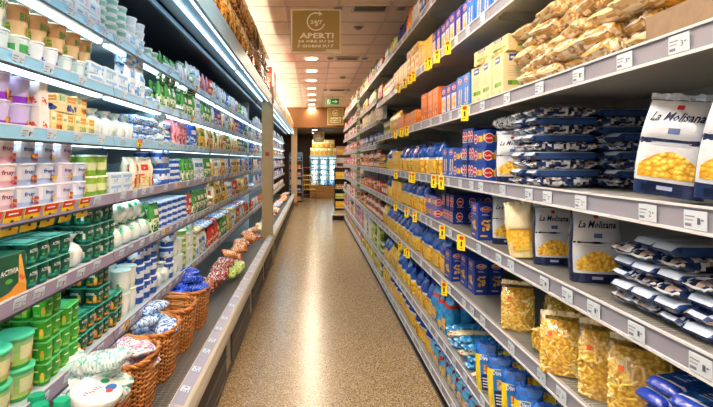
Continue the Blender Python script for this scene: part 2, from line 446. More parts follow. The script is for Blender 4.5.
def bag_molisana(seed=1, w=.15, d=.075, h=.25):
    navy = [C('#16264f'), C('#1b2e60'), C('#111d40')]
    m, s, hb = bag_mesh(w, d, h, [(.16, navy), (1, navy)], seed=seed, wr=.0012, n=28)
    bag_patch(m, s, -.93, .93, .14, .99, C('#ccd6e2'), .0028, 14, 10)
    bag_text(m, s, 'La Molisana', -.78, .72, .76, .86, C('#16264f'), .0045, bold=True, slant=.08)
    bag_patch(m, s, -.10, .10, .89, .94, C('#c23038'), .0042, 3, 2)
    bag_patch(m, s, -.16, .16, .63, .69, C('#4a6aa0'), .0042, 3, 2)
    for t in (.53, .50, .47): bag_patch(m, s, -.55, .5, t + .04, t + .047, C('#a9b8d0'), .0042, 4, 1)
    bag_patch(m, s, -.22, .22, .06, .10, C('#9fb2d8'), .003, 3, 1)
    q = MB(); nu = 12; vv = [s(-.82 + 1.64*i/nu, (.18 + (.27*(.45 + .55*cos((i/nu - .5)*pi)))*j/4), .0045) for j in range(5) for i in range(nu+1)]
    q.add(vv, [(j*(nu+1)+i, j*(nu+1)+i+1, (j+1)*(nu+1)+i+1, (j+1)*(nu+1)+i) for j in range(4) for i in range(nu)], C('#f0c440'), True)
    return Proto('pasta_bag', 'pasta bag', 'white and navy pasta bag', (w, d, h), m.mesh('pasta_bag', 'film'),
                 [('window', q.mesh('window', 'pasta')), ('crimped_seal', crimp_mesh(w*.93, hb - .002, h - hb, [C('#dfe9f4'), C('#c4d2e4')], seed=seed))], 'white and navy pasta bags')
def bag_any(name, cat, desc, w, d, h, bands, patchcols, text=None, tcol='#ffffff', seed=5, plural=None, wr=.005, window=False):
    m, s, hb = bag_mesh(w, d, h, bands, seed=seed, wr=wr)
    bag_patch(m, s, -.66, .66, .56, .8, C(patchcols[0]), wr + .002)
    if text: bag_text(m, s, text, -.5, .5, .62, .73, C(tcol))
    bag_patch(m, s, -.6, .6, .14, .5, [C(c) for c in patchcols[1:]], wr + .002, 9, 8)
    cc = bands[-1][1]; cc = cc if isinstance(cc, list) else [cc]
    return Proto(name, cat, desc, (w, d, h), m.mesh(name, 'film'), [('crimped_seal', crimp_mesh(w*.93, hb - .002, h - hb, cc, seed=seed))], plural)

def clear_pasta_bag(seed=1, w=.15, d=.1, h=.22, kind='penne'):
    rnd = random.Random(seed)
    core, s, hb = bag_mesh(w*.93, d*.9, h*.93, [(1, [C('#e8bf48'), C('#d9a834'), C('#f0cf66')])], seed=seed, wr=.004, mat='pasta')
    pieces = MB(); cols = [C('#ffee9c'), C('#fde272'), C('#f8d65a'), C('#fff4ba')]
    for i in range(300):
        t = rnd.uniform(.03, .86); a = rnd.uniform(0, 2*pi)
        c, q = cos(a), sin(a); c = math.copysign(abs(c)**.45, c); q = math.copysign(abs(q)**.6, q)
        fx = .93; fy = (.9 if t < .6 else max(.1, cos((t-.6)/.4*pi/2)**.8))
        p = (c*w/2*fx*.94, q*d/2*fy*.92, t*hb*.95 + .004)
        L = .016 if kind == 'penne' else .011
        th = rnd.uniform(0, pi); 
        if abs(q) > abs(c)*.8: e = (cos(th)*L, rnd.uniform(-.3, .3)*L, sin(th)*L)
        else: e = (rnd.uniform(-.3, .3)*L, cos(th)*L, sin(th)*L)
        pieces.tube((p[0]-e[0], p[1]-e[1], max(.003, p[2]-e[2])), (p[0]+e[0], p[1]+e[1], max(.004, p[2]+e[2])), .0042, rnd.choice(cols), 5)
    film, s2, hb2 = bag_mesh(w, d, h, [(1, C('#ffffff'))], seed=seed + 50, wr=.006)
    lab = MB(); bag_patch(lab, s2, -.6, -.42, .70, .76, C('#d8602a'), .005, 3, 2)
    return Proto('pasta_bag', 'pasta bag', 'clear bag of yellow pasta', (w, d, h), film.mesh('pasta_bag', 'clear'),
                 [('pasta_core', core.mesh('pasta_core', 'pasta')), ('pasta', pieces.mesh('pasta', 'pasta_piece'), 'stuff'), ('sticker', lab.mesh('sticker', 'paper')),
                  ('crimped_seal', crimp_mesh(w*.9, hb2 - .002, h - hb2, [C('#efe6c4')], seed=seed))], 'clear bags of yellow pasta')

def pillow(w, d, h, palette, seed=1, wr=.004, nx=22, ny=7, top=None, ends=True, mat='film', p=7, sq=.7):
    """lying pillow pack, long axis x; palette chosen per patch"""
    rnd = random.Random(seed); m = MB(); N = 16; v = []
    if wr >= .008: nx = 36; N = 24; wr *= .62
    for i in range(nx + 1):
        t = i/nx; X = -w/2 + w*t; e = abs(2*t - 1); k = max(.12, (1 - e**p))
        if ends and (i == 0 or i == nx): k = .1
        for j in range(N):
            a = 2*pi*j/N; c, q = cos(a), sin(a); c = math.copysign(abs(c)**.6, c); q = math.copysign(abs(q)**sq, q)
            v.append((X, c*d/2*(.9 + .1*k) + rnd.uniform(-wr, wr)*.6, h/2 + q*h/2*k + rnd.uniform(-wr, wr)*.5))
    zmin = min(p_[2] for p_ in v); v = [(a, b, c - zmin) for a, b, c in v]
    f = []; cc = []
    for i in range(nx):
        for j in range(N):
            f.append((i*N+j, (i+1)*N+j, (i+1)*N+(j+1) % N, i*N+(j+1) % N))
            cc.append(palette(i/nx, j/N, rnd) if callable(palette) else rnd.choice(palette))
    m.add(v, f, cc, True)
    m.add([v[k] for k in range(N)], [tuple(range(N))], cc[0]); m.add([v[nx*N+k] for k in range(N)][::-1], [tuple(range(N))], cc[-1])
    return m
def mk_pillow(name, cat, desc, w, d, h, palette, seed=1, plural=None, rot=True, top=None, wr=.004, extra=None, p=7, sq=.7):
    """rot: long axis runs into the shelf (local y)"""
    m = pillow(w, d, h, palette, seed, wr, p=p, sq=sq)
    if extra: extra(m)
    if rot: m.v = [(-y, x, z) for x, y, z in m.v]
    size = (d, w, h) if rot else (w, d, h)
    return Proto(name, cat, desc, size, m.mesh(name, 'film'), [], plural)

def pot(desc, r0, r1, h, bands, lid, text=None, tcol='#222222', n=20, sq=1, fruit=None, name='yoghurt_pot', cat='yoghurt pot', lidh=.004, plural=None, mat='pot', lidmat='lidfoil', face=None):
    """bands [(t, colour)] ; front faces -Y. text wraps on the wall"""
    m = MB(); lv = [0] + [t for t, _ in bands]
    prof = [(r0 + (r1-r0)*t, t*h) for t in lv]; cols = [C(c) for _, c in bands]
    m.lathe(prof, n, cols=cols, sq=sq)
    R = lambda t: r0 + (r1-r0)*t
    def P(a, t, off):
        c, q = sin(a), -cos(a)
        if sq != 1:
            c = math.copysign(abs(c)**sq, c); q = math.copysign(abs(q)**sq, q)
        r = R(t) + off
        return (c*r, q*r, t*h)
    def patch(a0, a1, t0, t1, col, off=.0012, k=5):
        v = [P(a0 + (a1-a0)*i/k, t, off) for t in (t0, t1) for i in range(k+1)]
        m.add(v, [(i, i+1, k+2+i, k+1+i) for i in range(k)], C(col), True)
    for base in (0, 1.7, -1.7):
        if face: patch(base - .7, base + .7, face[1], face[2], face[0])
        if text:
            vs_, fs, asp = text_geo(text, True)
            tw = 1.0; th = .2 if asp > 3 else .26
            m.add([P(base - tw/2 + x*tw, .52 + y*th, .0024) for x, y in vs_], fs, C(tcol))
        if fruit:
            for i in range(7):
                a = base + random.uniform(.1, .6); t = random.uniform(.12, .42)
                patch(a - .14, a + .14, t - .07, t + .07, random.choice(fruit), .002 + i*.0002, 2)
    l = MB(); rl = r1 + .003
    l.lathe([(rl, 0), (rl, lidh), (rl*.97, lidh + .0008)], n, cols=C(lid), sq=sq, z0=h)
    return Proto(name, cat, desc, (2*rl, 2*rl, h + lidh + .001), m.mesh(name, mat), [('lid', l.mesh('lid', lidmat))], plural)

def multipack(desc, base, base2, sleeve, lid, text='ACTIVIA', fruit=('#e8902a',), w=.142, d=.142, h=.074, plural=None):
    body = MB(); r = w/4; pr = MB()
    for cx in (-w/4, w/4):
        for cy in (-d/4, d/4):
            body.lathe([(r*.84, 0), (r*.93, h*.35), (r*.99, h)], 18, cx=cx, cy=cy, cols=[C(base), C(base2)], sq=.8)
            def P(a, t, off=.0012):
                c, q = sin(a), -cos(a); c = math.copysign(abs(c)**.8, c); q = math.copysign(abs(q)**.8, q); rr = r*(.84 + .15*min(1, t*1.1)) + off
                return (cx + c*rr, cy + q*rr, t*h)
            angs = ([0] if cy < 0 else []) + [pi/2 if cx > 0 else -pi/2]
            for a0 in angs:
                def patch(u0, u1, t0, t1, col, off): 
                    pr.add([P(a0 + u0 + (u1-u0)*i/4, t, off) for t in (t0, t1) for i in range(5)], [(i, i+1, 6+i, 5+i) for i in range(4)], C(col), True)
                patch(-.75, .75, .12, .88, sleeve, .0012); patch(-.75, .1, .14, .26, fruit[0], .002); patch(.2, .72, .14, .5, fruit[0], .002); patch(.3, .6, .3, .62, fruit[1], .003); patch(-.5, -.1, .3, .42, '#5ab04a', .003)
                if text:
                    vs_, fs, asp = text_geo(text, True); pr.add([P(a0 - .6 + 1.0*x, .60 + .17*y, .003) for x, y in vs_], fs, WHT)
                else: patch(-.5, .1, .66, .74, '#d8f0b8', .003)
    l = MB(); l.box(-w/2 - .001, w/2 + .001, -d/2 - .001, d/2 + .001, h, h + .0015, C(lid))
    for a_, b_, c_, e_ in ((-w*.46, -w*.04, -d*.46, -d*.04), (w*.04, w*.46, -d*.46, -d*.04), (-w*.46, -w*.04, d*.04, d*.46), (w*.04, w*.46, d*.04, d*.46)): l.box(a_, b_, c_, e_, h + .0015, h + .0022, C(base2))
    l.box(-w*.3, w*.3, -d*.3, d*.3, h + .0022, h + .0026, C(lid))
    return Proto('yoghurt_multipack', 'yoghurt pack', desc, (w + .003, d + .002, h + .004), body.mesh('yoghurt_multipack', 'pot'), [('foil_lid', l.mesh('foil_lid', 'lidfoil')), ('label', pr.mesh('label', 'pack'))], plural)

def jar(desc, r, h, col, lid, label='#f2ead8', name='jar', cat='jar', plural=None, acc='#7a1c18', neck=.8):
    m = MB(); m.lathe([(r*.94, 0), (r, h*.05), (r, h*.78), (r*neck, h*.88), (r*neck, h*.9)], 14, cols=C(col))
    lb = MB(); lb.lathe([(r*1.01, h*.2), (r*1.01, h*.65)], 14, cols=[lambda a: C(acc) if int(a*14) in (3, 10, 0) else C(label)], cap0=False, cap1=False)
    l = MB(); l.lathe([(r*neck*1.08, 0), (r*neck*1.08, h*.1)], 14, cols=C(lid), z0=h*.9)
    return Proto(name, cat, desc, (2*r, 2*r, h), m.mesh(name, 'pot'), [('label', lb.mesh('label', 'paper')), ('lid', l.mesh('lid', 'metal'))], plural)
def bottle(desc, r, h, col, cap, label='#ffffff', plural=None, neck=.4, capr=None):
    m = MB(); m.lathe([(r*.9, 0), (r, h*.04), (r, h*.55), (r*.85, h*.66), (r*neck, h*.84), (r*neck, h*.92)], 14, cols=C(col))
    lb = MB(); lb.lathe([(r*1.01, h*.14), (r*1.01, h*.46)], 14, cols=[lambda a: C(col) if int(a*14) in (3, 10) else C(label)], cap0=False, cap1=False)
    l = MB(); cr = capr or r*neck*1.15; l.lathe([(cr, 0), (cr, h*.07), (cr*.9, h*.08)], 14, cols=C(cap), z0=h*.92)
    return Proto('bottle', 'bottle', desc, (2*r, 2*r, h), m.mesh('bottle', 'pot'), [('label', lb.mesh('label', 'paper')), ('cap', l.mesh('cap', 'pot'))], plural)
def tub(desc, r, h, col, lid, band, rim='#ffffff', text=None, sy=1, name='tub', cat='tub', plural=None, tcol='#ffffff', lidart=None):
    m = MB(); m.lathe([(r*.86, 0), (r*.9, h*.25), (r*.96, h*.75), (r*.98, h*.92)], 20, sy=sy, cols=[C(col), C(band), C(col)])
    l = MB(); l.lathe([(r*1.02, 0), (r*1.02, h*.1), (r*.96, h*.12)], 20, sy=sy, cols=C(lid), z0=h*.88)
    f = Fr(l, (-r, -r*sy, h), (1,0,0), (0,1,0))
    if lidart: f.oval(r, r*sy, r*.7, r*.6*sy, C(lidart), 1)
    if text: 
        vs_, fs, asp = text_geo(text, True)
        for b in (0, 1.7, -1.7): m.add([(sin(b - .5 + x)*r*.98, -cos(b - .5 + x)*r*sy*.98, h*(.36 + .24*y)) for x, y in vs_], fs, C(tcol))
    return Proto(name, cat, desc, (2.04*r, 2.04*r*sy, h*1.0), m.mesh(name, 'pot'), [('lid', l.mesh('lid', 'pot'))], plural)

def flat_pack(desc, w, h, cols, seed, d=.02, name='food_pack', cat='food pack', plural=None):
    """upright slim pack with a coloured header, product picture and seal"""
    rnd = random.Random(seed); m, s, hb = bag_mesh(w, d, h, [(.5, [C(c) for c in cols[1:]]), (1, C(cols[0]))], crimp=.01, n=12, wr=.003, seed=seed)
    bag_patch(m, s, -.5, .5, .62, .82, C(cols[-1]), .002, 4, 2)
    bag_patch(m, s, -.6, .6, .12, .45, [C(c) for c in cols[1:]], .002, 4, 4)
    return Proto(name, cat, desc, (w, d, h), m.mesh(name, 'film'), [('crimped_seal', crimp_mesh(w*.95, hb - .001, h - hb, [C(cols[0])], seed=seed))], plural)

# ================================================================== SETTING
YB, YF = -3.0, 22.0          # room ends
XL, XR = -1.75, 1.62         # side walls
CEIL = 3.34; YBEAM = 16.0
def struct(name, me, parent=None, **k):
    o = obj(name, me, parent, **k)
    if not parent: o['kind'] = 'structure'
    return o
floor = struct('floor', bmesh_box('floor', XL, XR, YB, YF, -.1, -.004, 'wall', ch=0))
floor.data.materials[0] = plain('floor_grout', '#8c7a5e', .6)
m = MB(); m.box(.0006, .3994, .0006, .3994, -.02, 0, C('#ffffff'), .0005); tile_me = m.mesh('floor_tile', 'terrazzo')
for i in range(-2, 4):
    for j in range(46):
        x = .02 + .4*i; y = 1.35 + .4*j
        obj('floor_tile', tile_me, floor, (x, y, 0))
m = MB(); m.box(XL, XR, YB, 1.35, -.02, 0, C('#ffffff')); obj('floor_slab', m.mesh('floor_slab', 'terrazzo'), floor)
struct('wall_left', bmesh_box('wall_left', XL - .1, XL, YB, YF, 0, CEIL, 'wall'))
struct('wall_right', bmesh_box('wall_right', XR, XR + .1, YB, YF, 0, CEIL, 'wall'))
struct('wall_back', bmesh_box('wall_back', XL, XR, YB - .1, YB, 0, CEIL, 'wall'))
wf = struct('wall_far', bmesh_box('wall_far', XL, XR, YF, YF + .1, 0, CEIL, 'wood'))
for i in range(9):   # vertical boards of the far panelling
    x0 = XL + (XR - XL)*i/9
    obj('panel', bmesh_box('panel', x0 + .006, x0 + (XR-XL)/9 - .006, YF - .02, YF, .02, 2.66, 'wood', ch=.004), wf)
ceiling = struct('ceiling', bmesh_box('ceiling', XL, XR, YB, YBEAM, CEIL + .03, CEIL + .13, 'wall'))
grid = MB()
for i in range(-3, 4):
    x = -.3 + .6*i
    if XL < x < XR: grid.box(x - .010, x + .010, YB, YBEAM, CEIL - .002, CEIL + .012, C('#e2c8b6'))
j = 0; y = YB
while y < YBEAM:
    grid.box(XL, XR, y - .010, y + .010, CEIL - .001, CEIL + .013, C('#cdb09c')); y += .6
obj('ceiling_grid', grid.mesh('ceiling_grid', 'metal'), ceiling)
m = MB(); m.box(.014, .586, .014, .586, 0, .02, C('#ffffff'), .004); ct = m.mesh('ceiling_tile', 'ceiltile')
for i in range(-3, 3):
    for j in range(32):
        x = -.3 + .6*i; y = YB + .6*j
        if x < XL - .01 or x + .6 > XR + .05 or y + .6 > YBEAM + .1: continue
        obj('ceiling_tile', ct, ceiling, (x, y, CEIL + .003 + (.0015 if (i + j) % 3 else 0)))
struct('trim_1', bmesh_box('trim_1', XL, XR, YBEAM, YBEAM + .35, 2.70, CEIL + .1, 'soffit')).name = 'trim_1'
low = struct('ceiling', bmesh_box('ceiling_far', XL, XR, YBEAM + .35, YF, 2.72, 2.84, 'soffit')); low.data.materials[0] = plain('dark_ceiling', '#5a4630', .6)
struct('baseboard_back', bmesh_box('baseboard_back', XL, XR, YB, YB + .02, 0, .12, 'wood'))

# ------------------------------------------------------------------ lamps in the ceiling
def downlight(y, x=-.01, z=CEIL, first=False, label=None, group=None, power=P_DOWN):
    t = empty('ceiling_downlight', (x, y, z)); 
    m = MB(); m.lathe([(.125, -.006), (.13, 0)], 24, cols=C('#f3e6d2'), cap1=False); m.lathe([(.125, -.006), (.10, -.004)], 24, cols=C('#ffffff'), cap0=False, cap1=False)
    obj('trim_ring', m.mesh('trim_ring', 'metal'), t)
    m = MB(); m.lathe([(.102, -.0075), (.102, -.005)], 24, cols=C('#ffffff')); obj('lens', m.mesh('lens', 'down'), t)
    area('lamp_light', t, (0, 0, -.02), (0, 0, 0), .2, .2, power, (1, .83, .62))
    tag(t, label, 'ceiling lamp', group)
ords = ['first','second','third','fourth','fifth','sixth','seventh','eighth','ninth','tenth','eleventh','twelfth','thirteenth','fourteenth','fifteenth','sixteenth','seventeenth','eighteenth','nineteenth','twentieth']
def ordw(n):
    if n < 20: return ords[n]
    tens = {2:'twenty',3:'thirty',4:'forty',5:'fifty',6:'sixty',7:'seventy',8:'eighty',9:'ninety'}
    n += 1
    if n >= 100: return '%dth' % n
    return tens[n//10] + ('-' + ords[n % 10 - 1] if n % 10 else '') if n % 10 else {2:'twentieth',3:'thirtieth',4:'fortieth',5:'fiftieth',6:'sixtieth',7:'seventieth',8:'eightieth',9:'ninetieth'}[n//10]
for i in range(8):
    downlight(8.15 + 1.12*i, label='round recessed ceiling lamp, %s beyond the hanging opening-hours sign' % ordw(i), group='recessed lamps along the aisle')
for i, y in enumerate((17.6, 19.6)):
    downlight(y, x=.1, z=2.72, power=16, label='dim round lamp in the low dark ceiling, %s behind the beam' % ordw(i), group='lamps in the far low ceiling')
# lamps added out of frame over the near aisle, to lift ceiling brightness
for i, (x, y) in enumerate(((.05, 2.3), (.05, .3), (.05, -1.7))):
    t = empty('added_ceiling_light', (x, y, CEIL - .30))
    m = MB(); m.tube((0, -.5, 0), (0, -.5, .3), .003, C('#aaaaaa')); m.tube((0, .5, 0), (0, .5, .3), .003, C('#aaaaaa')); obj('hanging_wire', m.mesh('hanging_wire', 'steel'), t)
    area('added_upward_light', t, (0, 0, .02), (pi, 0, 0), .26, 1.18, P_CEIL_ADDED*2.8, (1, .86, .70))  # uplight added only to brighten the ceiling
    m = MB(); m.box(-.16, .16, -.62, .62, -.035, 0, C('#f4efe6'), .004); obj('housing', m.mesh('housing', 'metal'), t)
    m = MB(); m.box(-.13, .13, -.59, .59, -.039, -.034, C('#ffffff')); obj('diffuser', m.mesh('diffuser', 'tube'), t)
    area('lamp_light', t, (0, 0, -.05), (0, 0, 0), .26, 1.18, P_CEIL_ADDED, (1, .91, .80))
    tag(t, 'long added unseen overhead lamp in the near aisle, %s from the sign' % ordw(i), 'ceiling lamp', 'added overhead lamps in the near aisle')

# ------------------------------------------------------------------ ceiling vents, detectors, signs
def vent(x, y, w, label, n=9):
    t = empty('ceiling_vent', (x, y, CEIL))
    m = MB(); d = w*.62
    m.box(-w/2, w/2, -d/2, -d/2 + .03, -.02, 0, C('#c9b39c')); m.box(-w/2, w/2, d/2 - .03, d/2, -.02, 0, C('#c9b39c'))
    m.box(-w/2, -w/2 + .03, -d/2 + .03, d/2 - .03, -.02, 0, C('#c9b39c')); m.box(w/2 - .03, w/2, -d/2 + .03, d/2 - .03, -.02, 0, C('#c9b39c'))
    obj('frame', m.mesh('frame', 'metal'), t)
    m = MB(); m.box(-w/2 + .03, w/2 - .03, -d/2 + .03, d/2 - .03, -.004, 0, C('#231d18')); obj('backing', m.mesh('backing', 'paper'), t)
    for k in range(n):
        yy = -d/2 + .05 + (d - .1)*k/(n-1)
        obj('slat', bmesh_box('slat', -w/2 + .03, w/2 - .03, yy - .004, yy + .004, -.016, -.004, 'metal', '#6a5b4c'), t)
    tag(t, label, 'ceiling vent')
vent(.66, 5.42, .42, 'large dark ceiling air vent nearest the camera'); vent(.60, 8.1, .40, 'ceiling air vent level with the first round lamp'); vent(.62, 11.75, .40, 'far ceiling air vent before the exit sign')
def grill(x, y, label):
    m = MB(); m.box(-.055, .055, -.08, .08, -.012, 0, C('#cdb8a2'), .002)
    for k in range(4): m.box(-.04, .04, -.06 + .034*k, -.045 + .034*k, -.014, -.011, C('#3a3028'))
    tag(obj('ceiling_grille', m.mesh('ceiling_grille', 'metal'), None, (x, y, CEIL)), label, 'ceiling grille', 'small grilles beside the vents')
for x, y, l in ((.30, 5.42, 'small slotted ceiling grille left of the nearest vent'), (1.02, 5.42, 'small slotted ceiling grille right of the nearest vent'), (.31, 8.1, 'small slotted ceiling grille left of the middle vent'), (.90, 8.1, 'small slotted ceiling grille right of the middle vent'), (.33, 11.75, 'small slotted ceiling grille left of the far vent'), (.9, 11.75, 'small slotted ceiling grille right of the far vent')): grill(x, y, l)
for i, (x, y) in enumerate(((.60, 6.15), (.64, 9.9))):
    m = MB(); m.lathe([(.075, 0), (.07, -.02), (.045, -.03), (.04, -.045)], 16, cols=[C('#dcc6b0'), C('#9a8873'), C('#6e5f50')])
    tag(obj('smoke_detector', m.mesh('smoke_detector', 'metal'), None, (x, y, CEIL)), ('round ceiling smoke detector in front of the middle vent', 'round ceiling smoke detector beyond the middle vent')[i], 'smoke detector')

def hours_sign(x, y, z_top, W, H, label, big=True):
    t = empty('opening_hours_sign', (x, y, z_top - H))
    m = MB(); m.box(-W/2, W/2, -.006, .006, 0, H, C('#efe6c6'), .002); obj('frame', m.mesh('frame', 'pack'), t)
    m = MB(); b = W*.03; m.box(-W/2 + b, W/2 - b, -.0085, .0085, b, H - b, C('#a38d42'))
    f = Fr(m, (-W/2, -.0085, 0), (1,0,0), (0,0,1)); IV = C('#fffbe6')
    f.text('APERTI', W*.17, W*.85, H*.335, IV, 2, bold=2, h=H*.125, slant=W*.12)
    f.text('24 ORE SU 24', W*.14, W*.85, H*.235, IV, 2, bold=2, h=H*.065, slant=W*.06)
    f.text('7 GIORNI SU 7', W*.13, W*.85, H*.125, IV, 2, bold=2, h=H*.07, slant=W*.06)
    f.text('24/7', W*.39, W*.63, H*.66, IV, 2, bold=2, h=H*.09, slant=W*.06)
    cx, cz, R = W*.5, H*.715, W*.185
    a0, a1 = radians(60), radians(345)
    pts = [(cx + R*cos(a0 + (a1-a0)*k/24), cz + R*sin(a0 + (a1-a0)*k/24)) for k in range(25)] 
    inn = [(cx + R*.86*cos(a0 + (a1-a0)*k/24), cz + R*.86*sin(a0 + (a1-a0)*k/24)) for k in range(25)]
    for k in range(24): f.poly([pts[k], pts[k+1], inn[k+1], inn[k]], IV, 2)
    f.poly([(cx + R*.32, cz + R*1.12), (cx + R*.75, cz + R*.80), (cx + R*.30, cz + R*.58)], IV, 2)
    f.oval(cx + R*.08, cz - R*.38, R*.2, R*.09, IV, 2)
    if big: f.rect(W*.70, W*.955, H*.035, H*.085, C('#d9d0a6'), 2); f.text('aperto', W*.74, W*.93, H*.047, C('#7a6a34'), 3) if 0 else None
    obj('panel', m.mesh('panel', 'pack'), t)
    m = MB()
    for s_ in (-1, 1): m.tube((s_*W*.4, 0, H), (s_*W*.4, 0, H + (CEIL - z_top if y < YBEAM else 2.72 - z_top)), .002, C('#8a8a88'))
    obj('hanging_wire', m.mesh('hanging_wire', 'steel'), t)
    tag(t, label, 'hanging sign')
hours_sign(.045, 5.45, 3.33, .575, .505, 'olive and cream hanging sign giving opening hours, nearest the camera')
hours_sign(.77, 15.6, 3.30, .52, .55, 'olive opening hours sign hanging in front of the brown beam', big=False)
hours_sign(.27, 18.8, 2.70, .42, .40, 'small dark opening hours sign hanging beyond the brown beam', big=False)
t = empty('exit_sign', (.56, 13.0, CEIL - .23)); m = MB(); m.box(-.18, .18, -.03, .03, 0, .17, C('#8fc79a'), .004); obj('housing', m.mesh('housing', 'metal'), t)
m = MB(); m.box(-.17, .17, -.034, .034, .008, .162, C('#128a3e')); f = Fr(m, (-.17, -.034, .005), (1,0,0), (0,0,1))
f.rect(.03, .11, .02, .14, WHT, 1); f.oval(.085, .125, .013, .013, C('#128a3e'), 2); f.poly([(.06,.03),(.075,.03),(.09,.07),(.1,.1),(.07,.11),(.06,.08)], C('#128a3e'), 2)
f.poly([(.17, .07), (.25, .07), (.25, .04), (.31, .08), (.25, .12), (.25, .09), (.17, .09)], WHT, 1)
gm = plain('lit_green_sign', '#128a3e', .4)
obj('panel', m.mesh('panel', 'pack'), t)
m = MB(); m.tube((0,0,.17), (0,0,.23), .008, C('#cccccc')); obj('bracket', m.mesh('bracket', 'steel'), t)
tag(t, 'green emergency exit sign with arrow hanging under the ceiling', 'exit sign')

# ================================================================== PRICE TAGS
def price_tag(w=.062, h=.042, txt='1', side='R', blue=False):
    m = MB(); m.box(-w/2, w/2, -.001, .001, -h/2, h/2, C('#d3e2ee'))
    f = Fr(m, (-w/2, -.001, -h/2), (1,0,0), (0,0,1))
    f.rect(w*.06, w*.5, h*.64, h*.72, C('#8a93a8'), 1); f.rect(w*.06, w*.42, h*.44, h*.52, C('#a0a8b8'), 1); f.rect(w*.06, w*.36, h*.14, h*.3, C('#777f92'), 1)
    f.text(txt, w*.62, w*.62 + h*.2, h*.3, C('#5a6274'), 2, h=h*.34, bold=False); f.rect(w*.8, w*.9, h*.5, h*.58, C('#6a7080'), 2)
    return m.mesh('price_tag', 'paper')
PT = [price_tag(txt=t_) for t_ in ('1', '2', '3')]
m = MB(); m.box(-.033, .033, -.001, .001, -.06, 0, C('#f7d21e'), 0); f = Fr(m, (-.033, -.001, -.06), (1,0,0), (0,0,1)); f.rect(0, .066, .043, .06, C('#d9381e'), 1); f.rect(.012, .05, .049, .053, C('#ffffff'), 2)
f.text('1', .026, .038, .012, C('#3a2a10'), 2, h=.024); f.rect(.043, .054, .026, .031, C('#3a2a10'), 2)
PROMO_L = m.mesh('promo_tag', 'paper')
m = MB(); m.box(-.021, .021, -.001, .001, -.085, 0, C('#f6e01e')); f = Fr(m, (-.021, -.001, -.085), (1,0,0), (0,0,1)); f.oval(.021, .070, .014, .011, C('#d9381e'), 1); f.text('1', .016, .026, .024, C('#3a2a10'), 2, h=.028); f.rect(.008, .028, .012, .015, C('#6a5a10'), 1)
PROMO_R = m.mesh('promo_tag', 'paper')

# ================================================================== RIGHT GONDOLA
BAY = 1.33; Y0R = 2.27 - BAY*2     # module joints at 0.94, 2.27, 3.60 ...
ZR = {'F': .13, 'E': .42, 'D': .825, 'C': 1.175, 'B': 1.49, 'A': 1.892, 'G': 2.325, 'H': 2.745}
XF = .85; XBK = 1.42
def shelf_mesh(L, xb=XBK, dark=False):
    m = MB(); c = C('#ffffff')
    m.box(XF + .012, xb, .004, L - .004, -.028, -.003, c); m.box(XF + .012, XF + .03, .004, L - .004, -.05, -.028, c)
    return m
SH = shelf_mesh(BAY).mesh('shelf', 'shelfdark')
def rail_mesh(L, big=True):
    m = MB(); a, b = (.052, .008) if big else (.052, .008)
    x0, x1 = XF, XF + .012
    m.add([(x0, .003, -a), (x0, L-.003, -a), (x0 + .004, L-.003, b), (x0 + .004, .003, b), (x1, .003, -a), (x1, L-.003, -a), (x1, L-.003, b), (x1, .003, b)],
          [(0,3,2,1), (4,5,6,7), (0,1,5,4), (3,7,6,2), (0,4,7,3), (1,2,6,5)], C('#8e91a0'))
    m.box(x0 - .004, x0 + .001, .003, L - .003, -a - .002, -a + .006, C('#e2e5ea')); m.box(x0 - .002, x0 + .004, .003, L - .003, b - .004, b + .002, C('#e6e8ee'))
    return m.mesh('price_rail', 'metal')
RAIL = rail_mesh(BAY)
m = MB()
for k in range(88): m.box(XF + .03, XBK - .02, .012 + k*.015, .016 + k*.015, -.003, .0015, C('#9a9a96'))
WIRE = m.mesh('wire_insert', 'steel')
m = MB(); m.add([(XF+.05, 0, -.05), (XBK, 0, -.13), (XBK, 0, -.028), (XF+.05, 0, -.028), (XF+.05, .004, -.05), (XBK, .004, -.13), (XBK, .004, -.028), (XF+.05, .004, -.028)], [(0,1,2,3), (7,6,5,4), (0,4,5,1), (2,6,7,3), (0,3,7,4), (1,5,6,2)], C('#ffffff'))
BRK = m.mesh('bracket', 'shelfdark')
m = MB(); m.box(XBK, XBK + .02, 0, BAY, .1, 3.0, C('#ffffff')); BACKP = m.mesh('back_panel', plain('gondola_back', '#8d8f8c', .5))
m = MB(); m.box(XBK - .03, XBK + .02, .001, .030, 0, 3.05, C('#cfd3d6')); UPR = m.mesh('upright', 'metal')
m = MB(); m.box(XF + .03, XBK, .002, BAY - .002, 0, .10, C('#4a4744')); m.box(XF + .0, XF + .03, .002, BAY - .002, .0, .022, C('#2c2a28')); KICK = m.mesh('kick_plate', 'metal')
ordbay = ['partly out of frame nearest the camera', 'nearest fully seen', 'second', 'third', 'fourth', 'fifth', 'sixth', 'seventh', 'eighth', 'ninth']
NB = 10
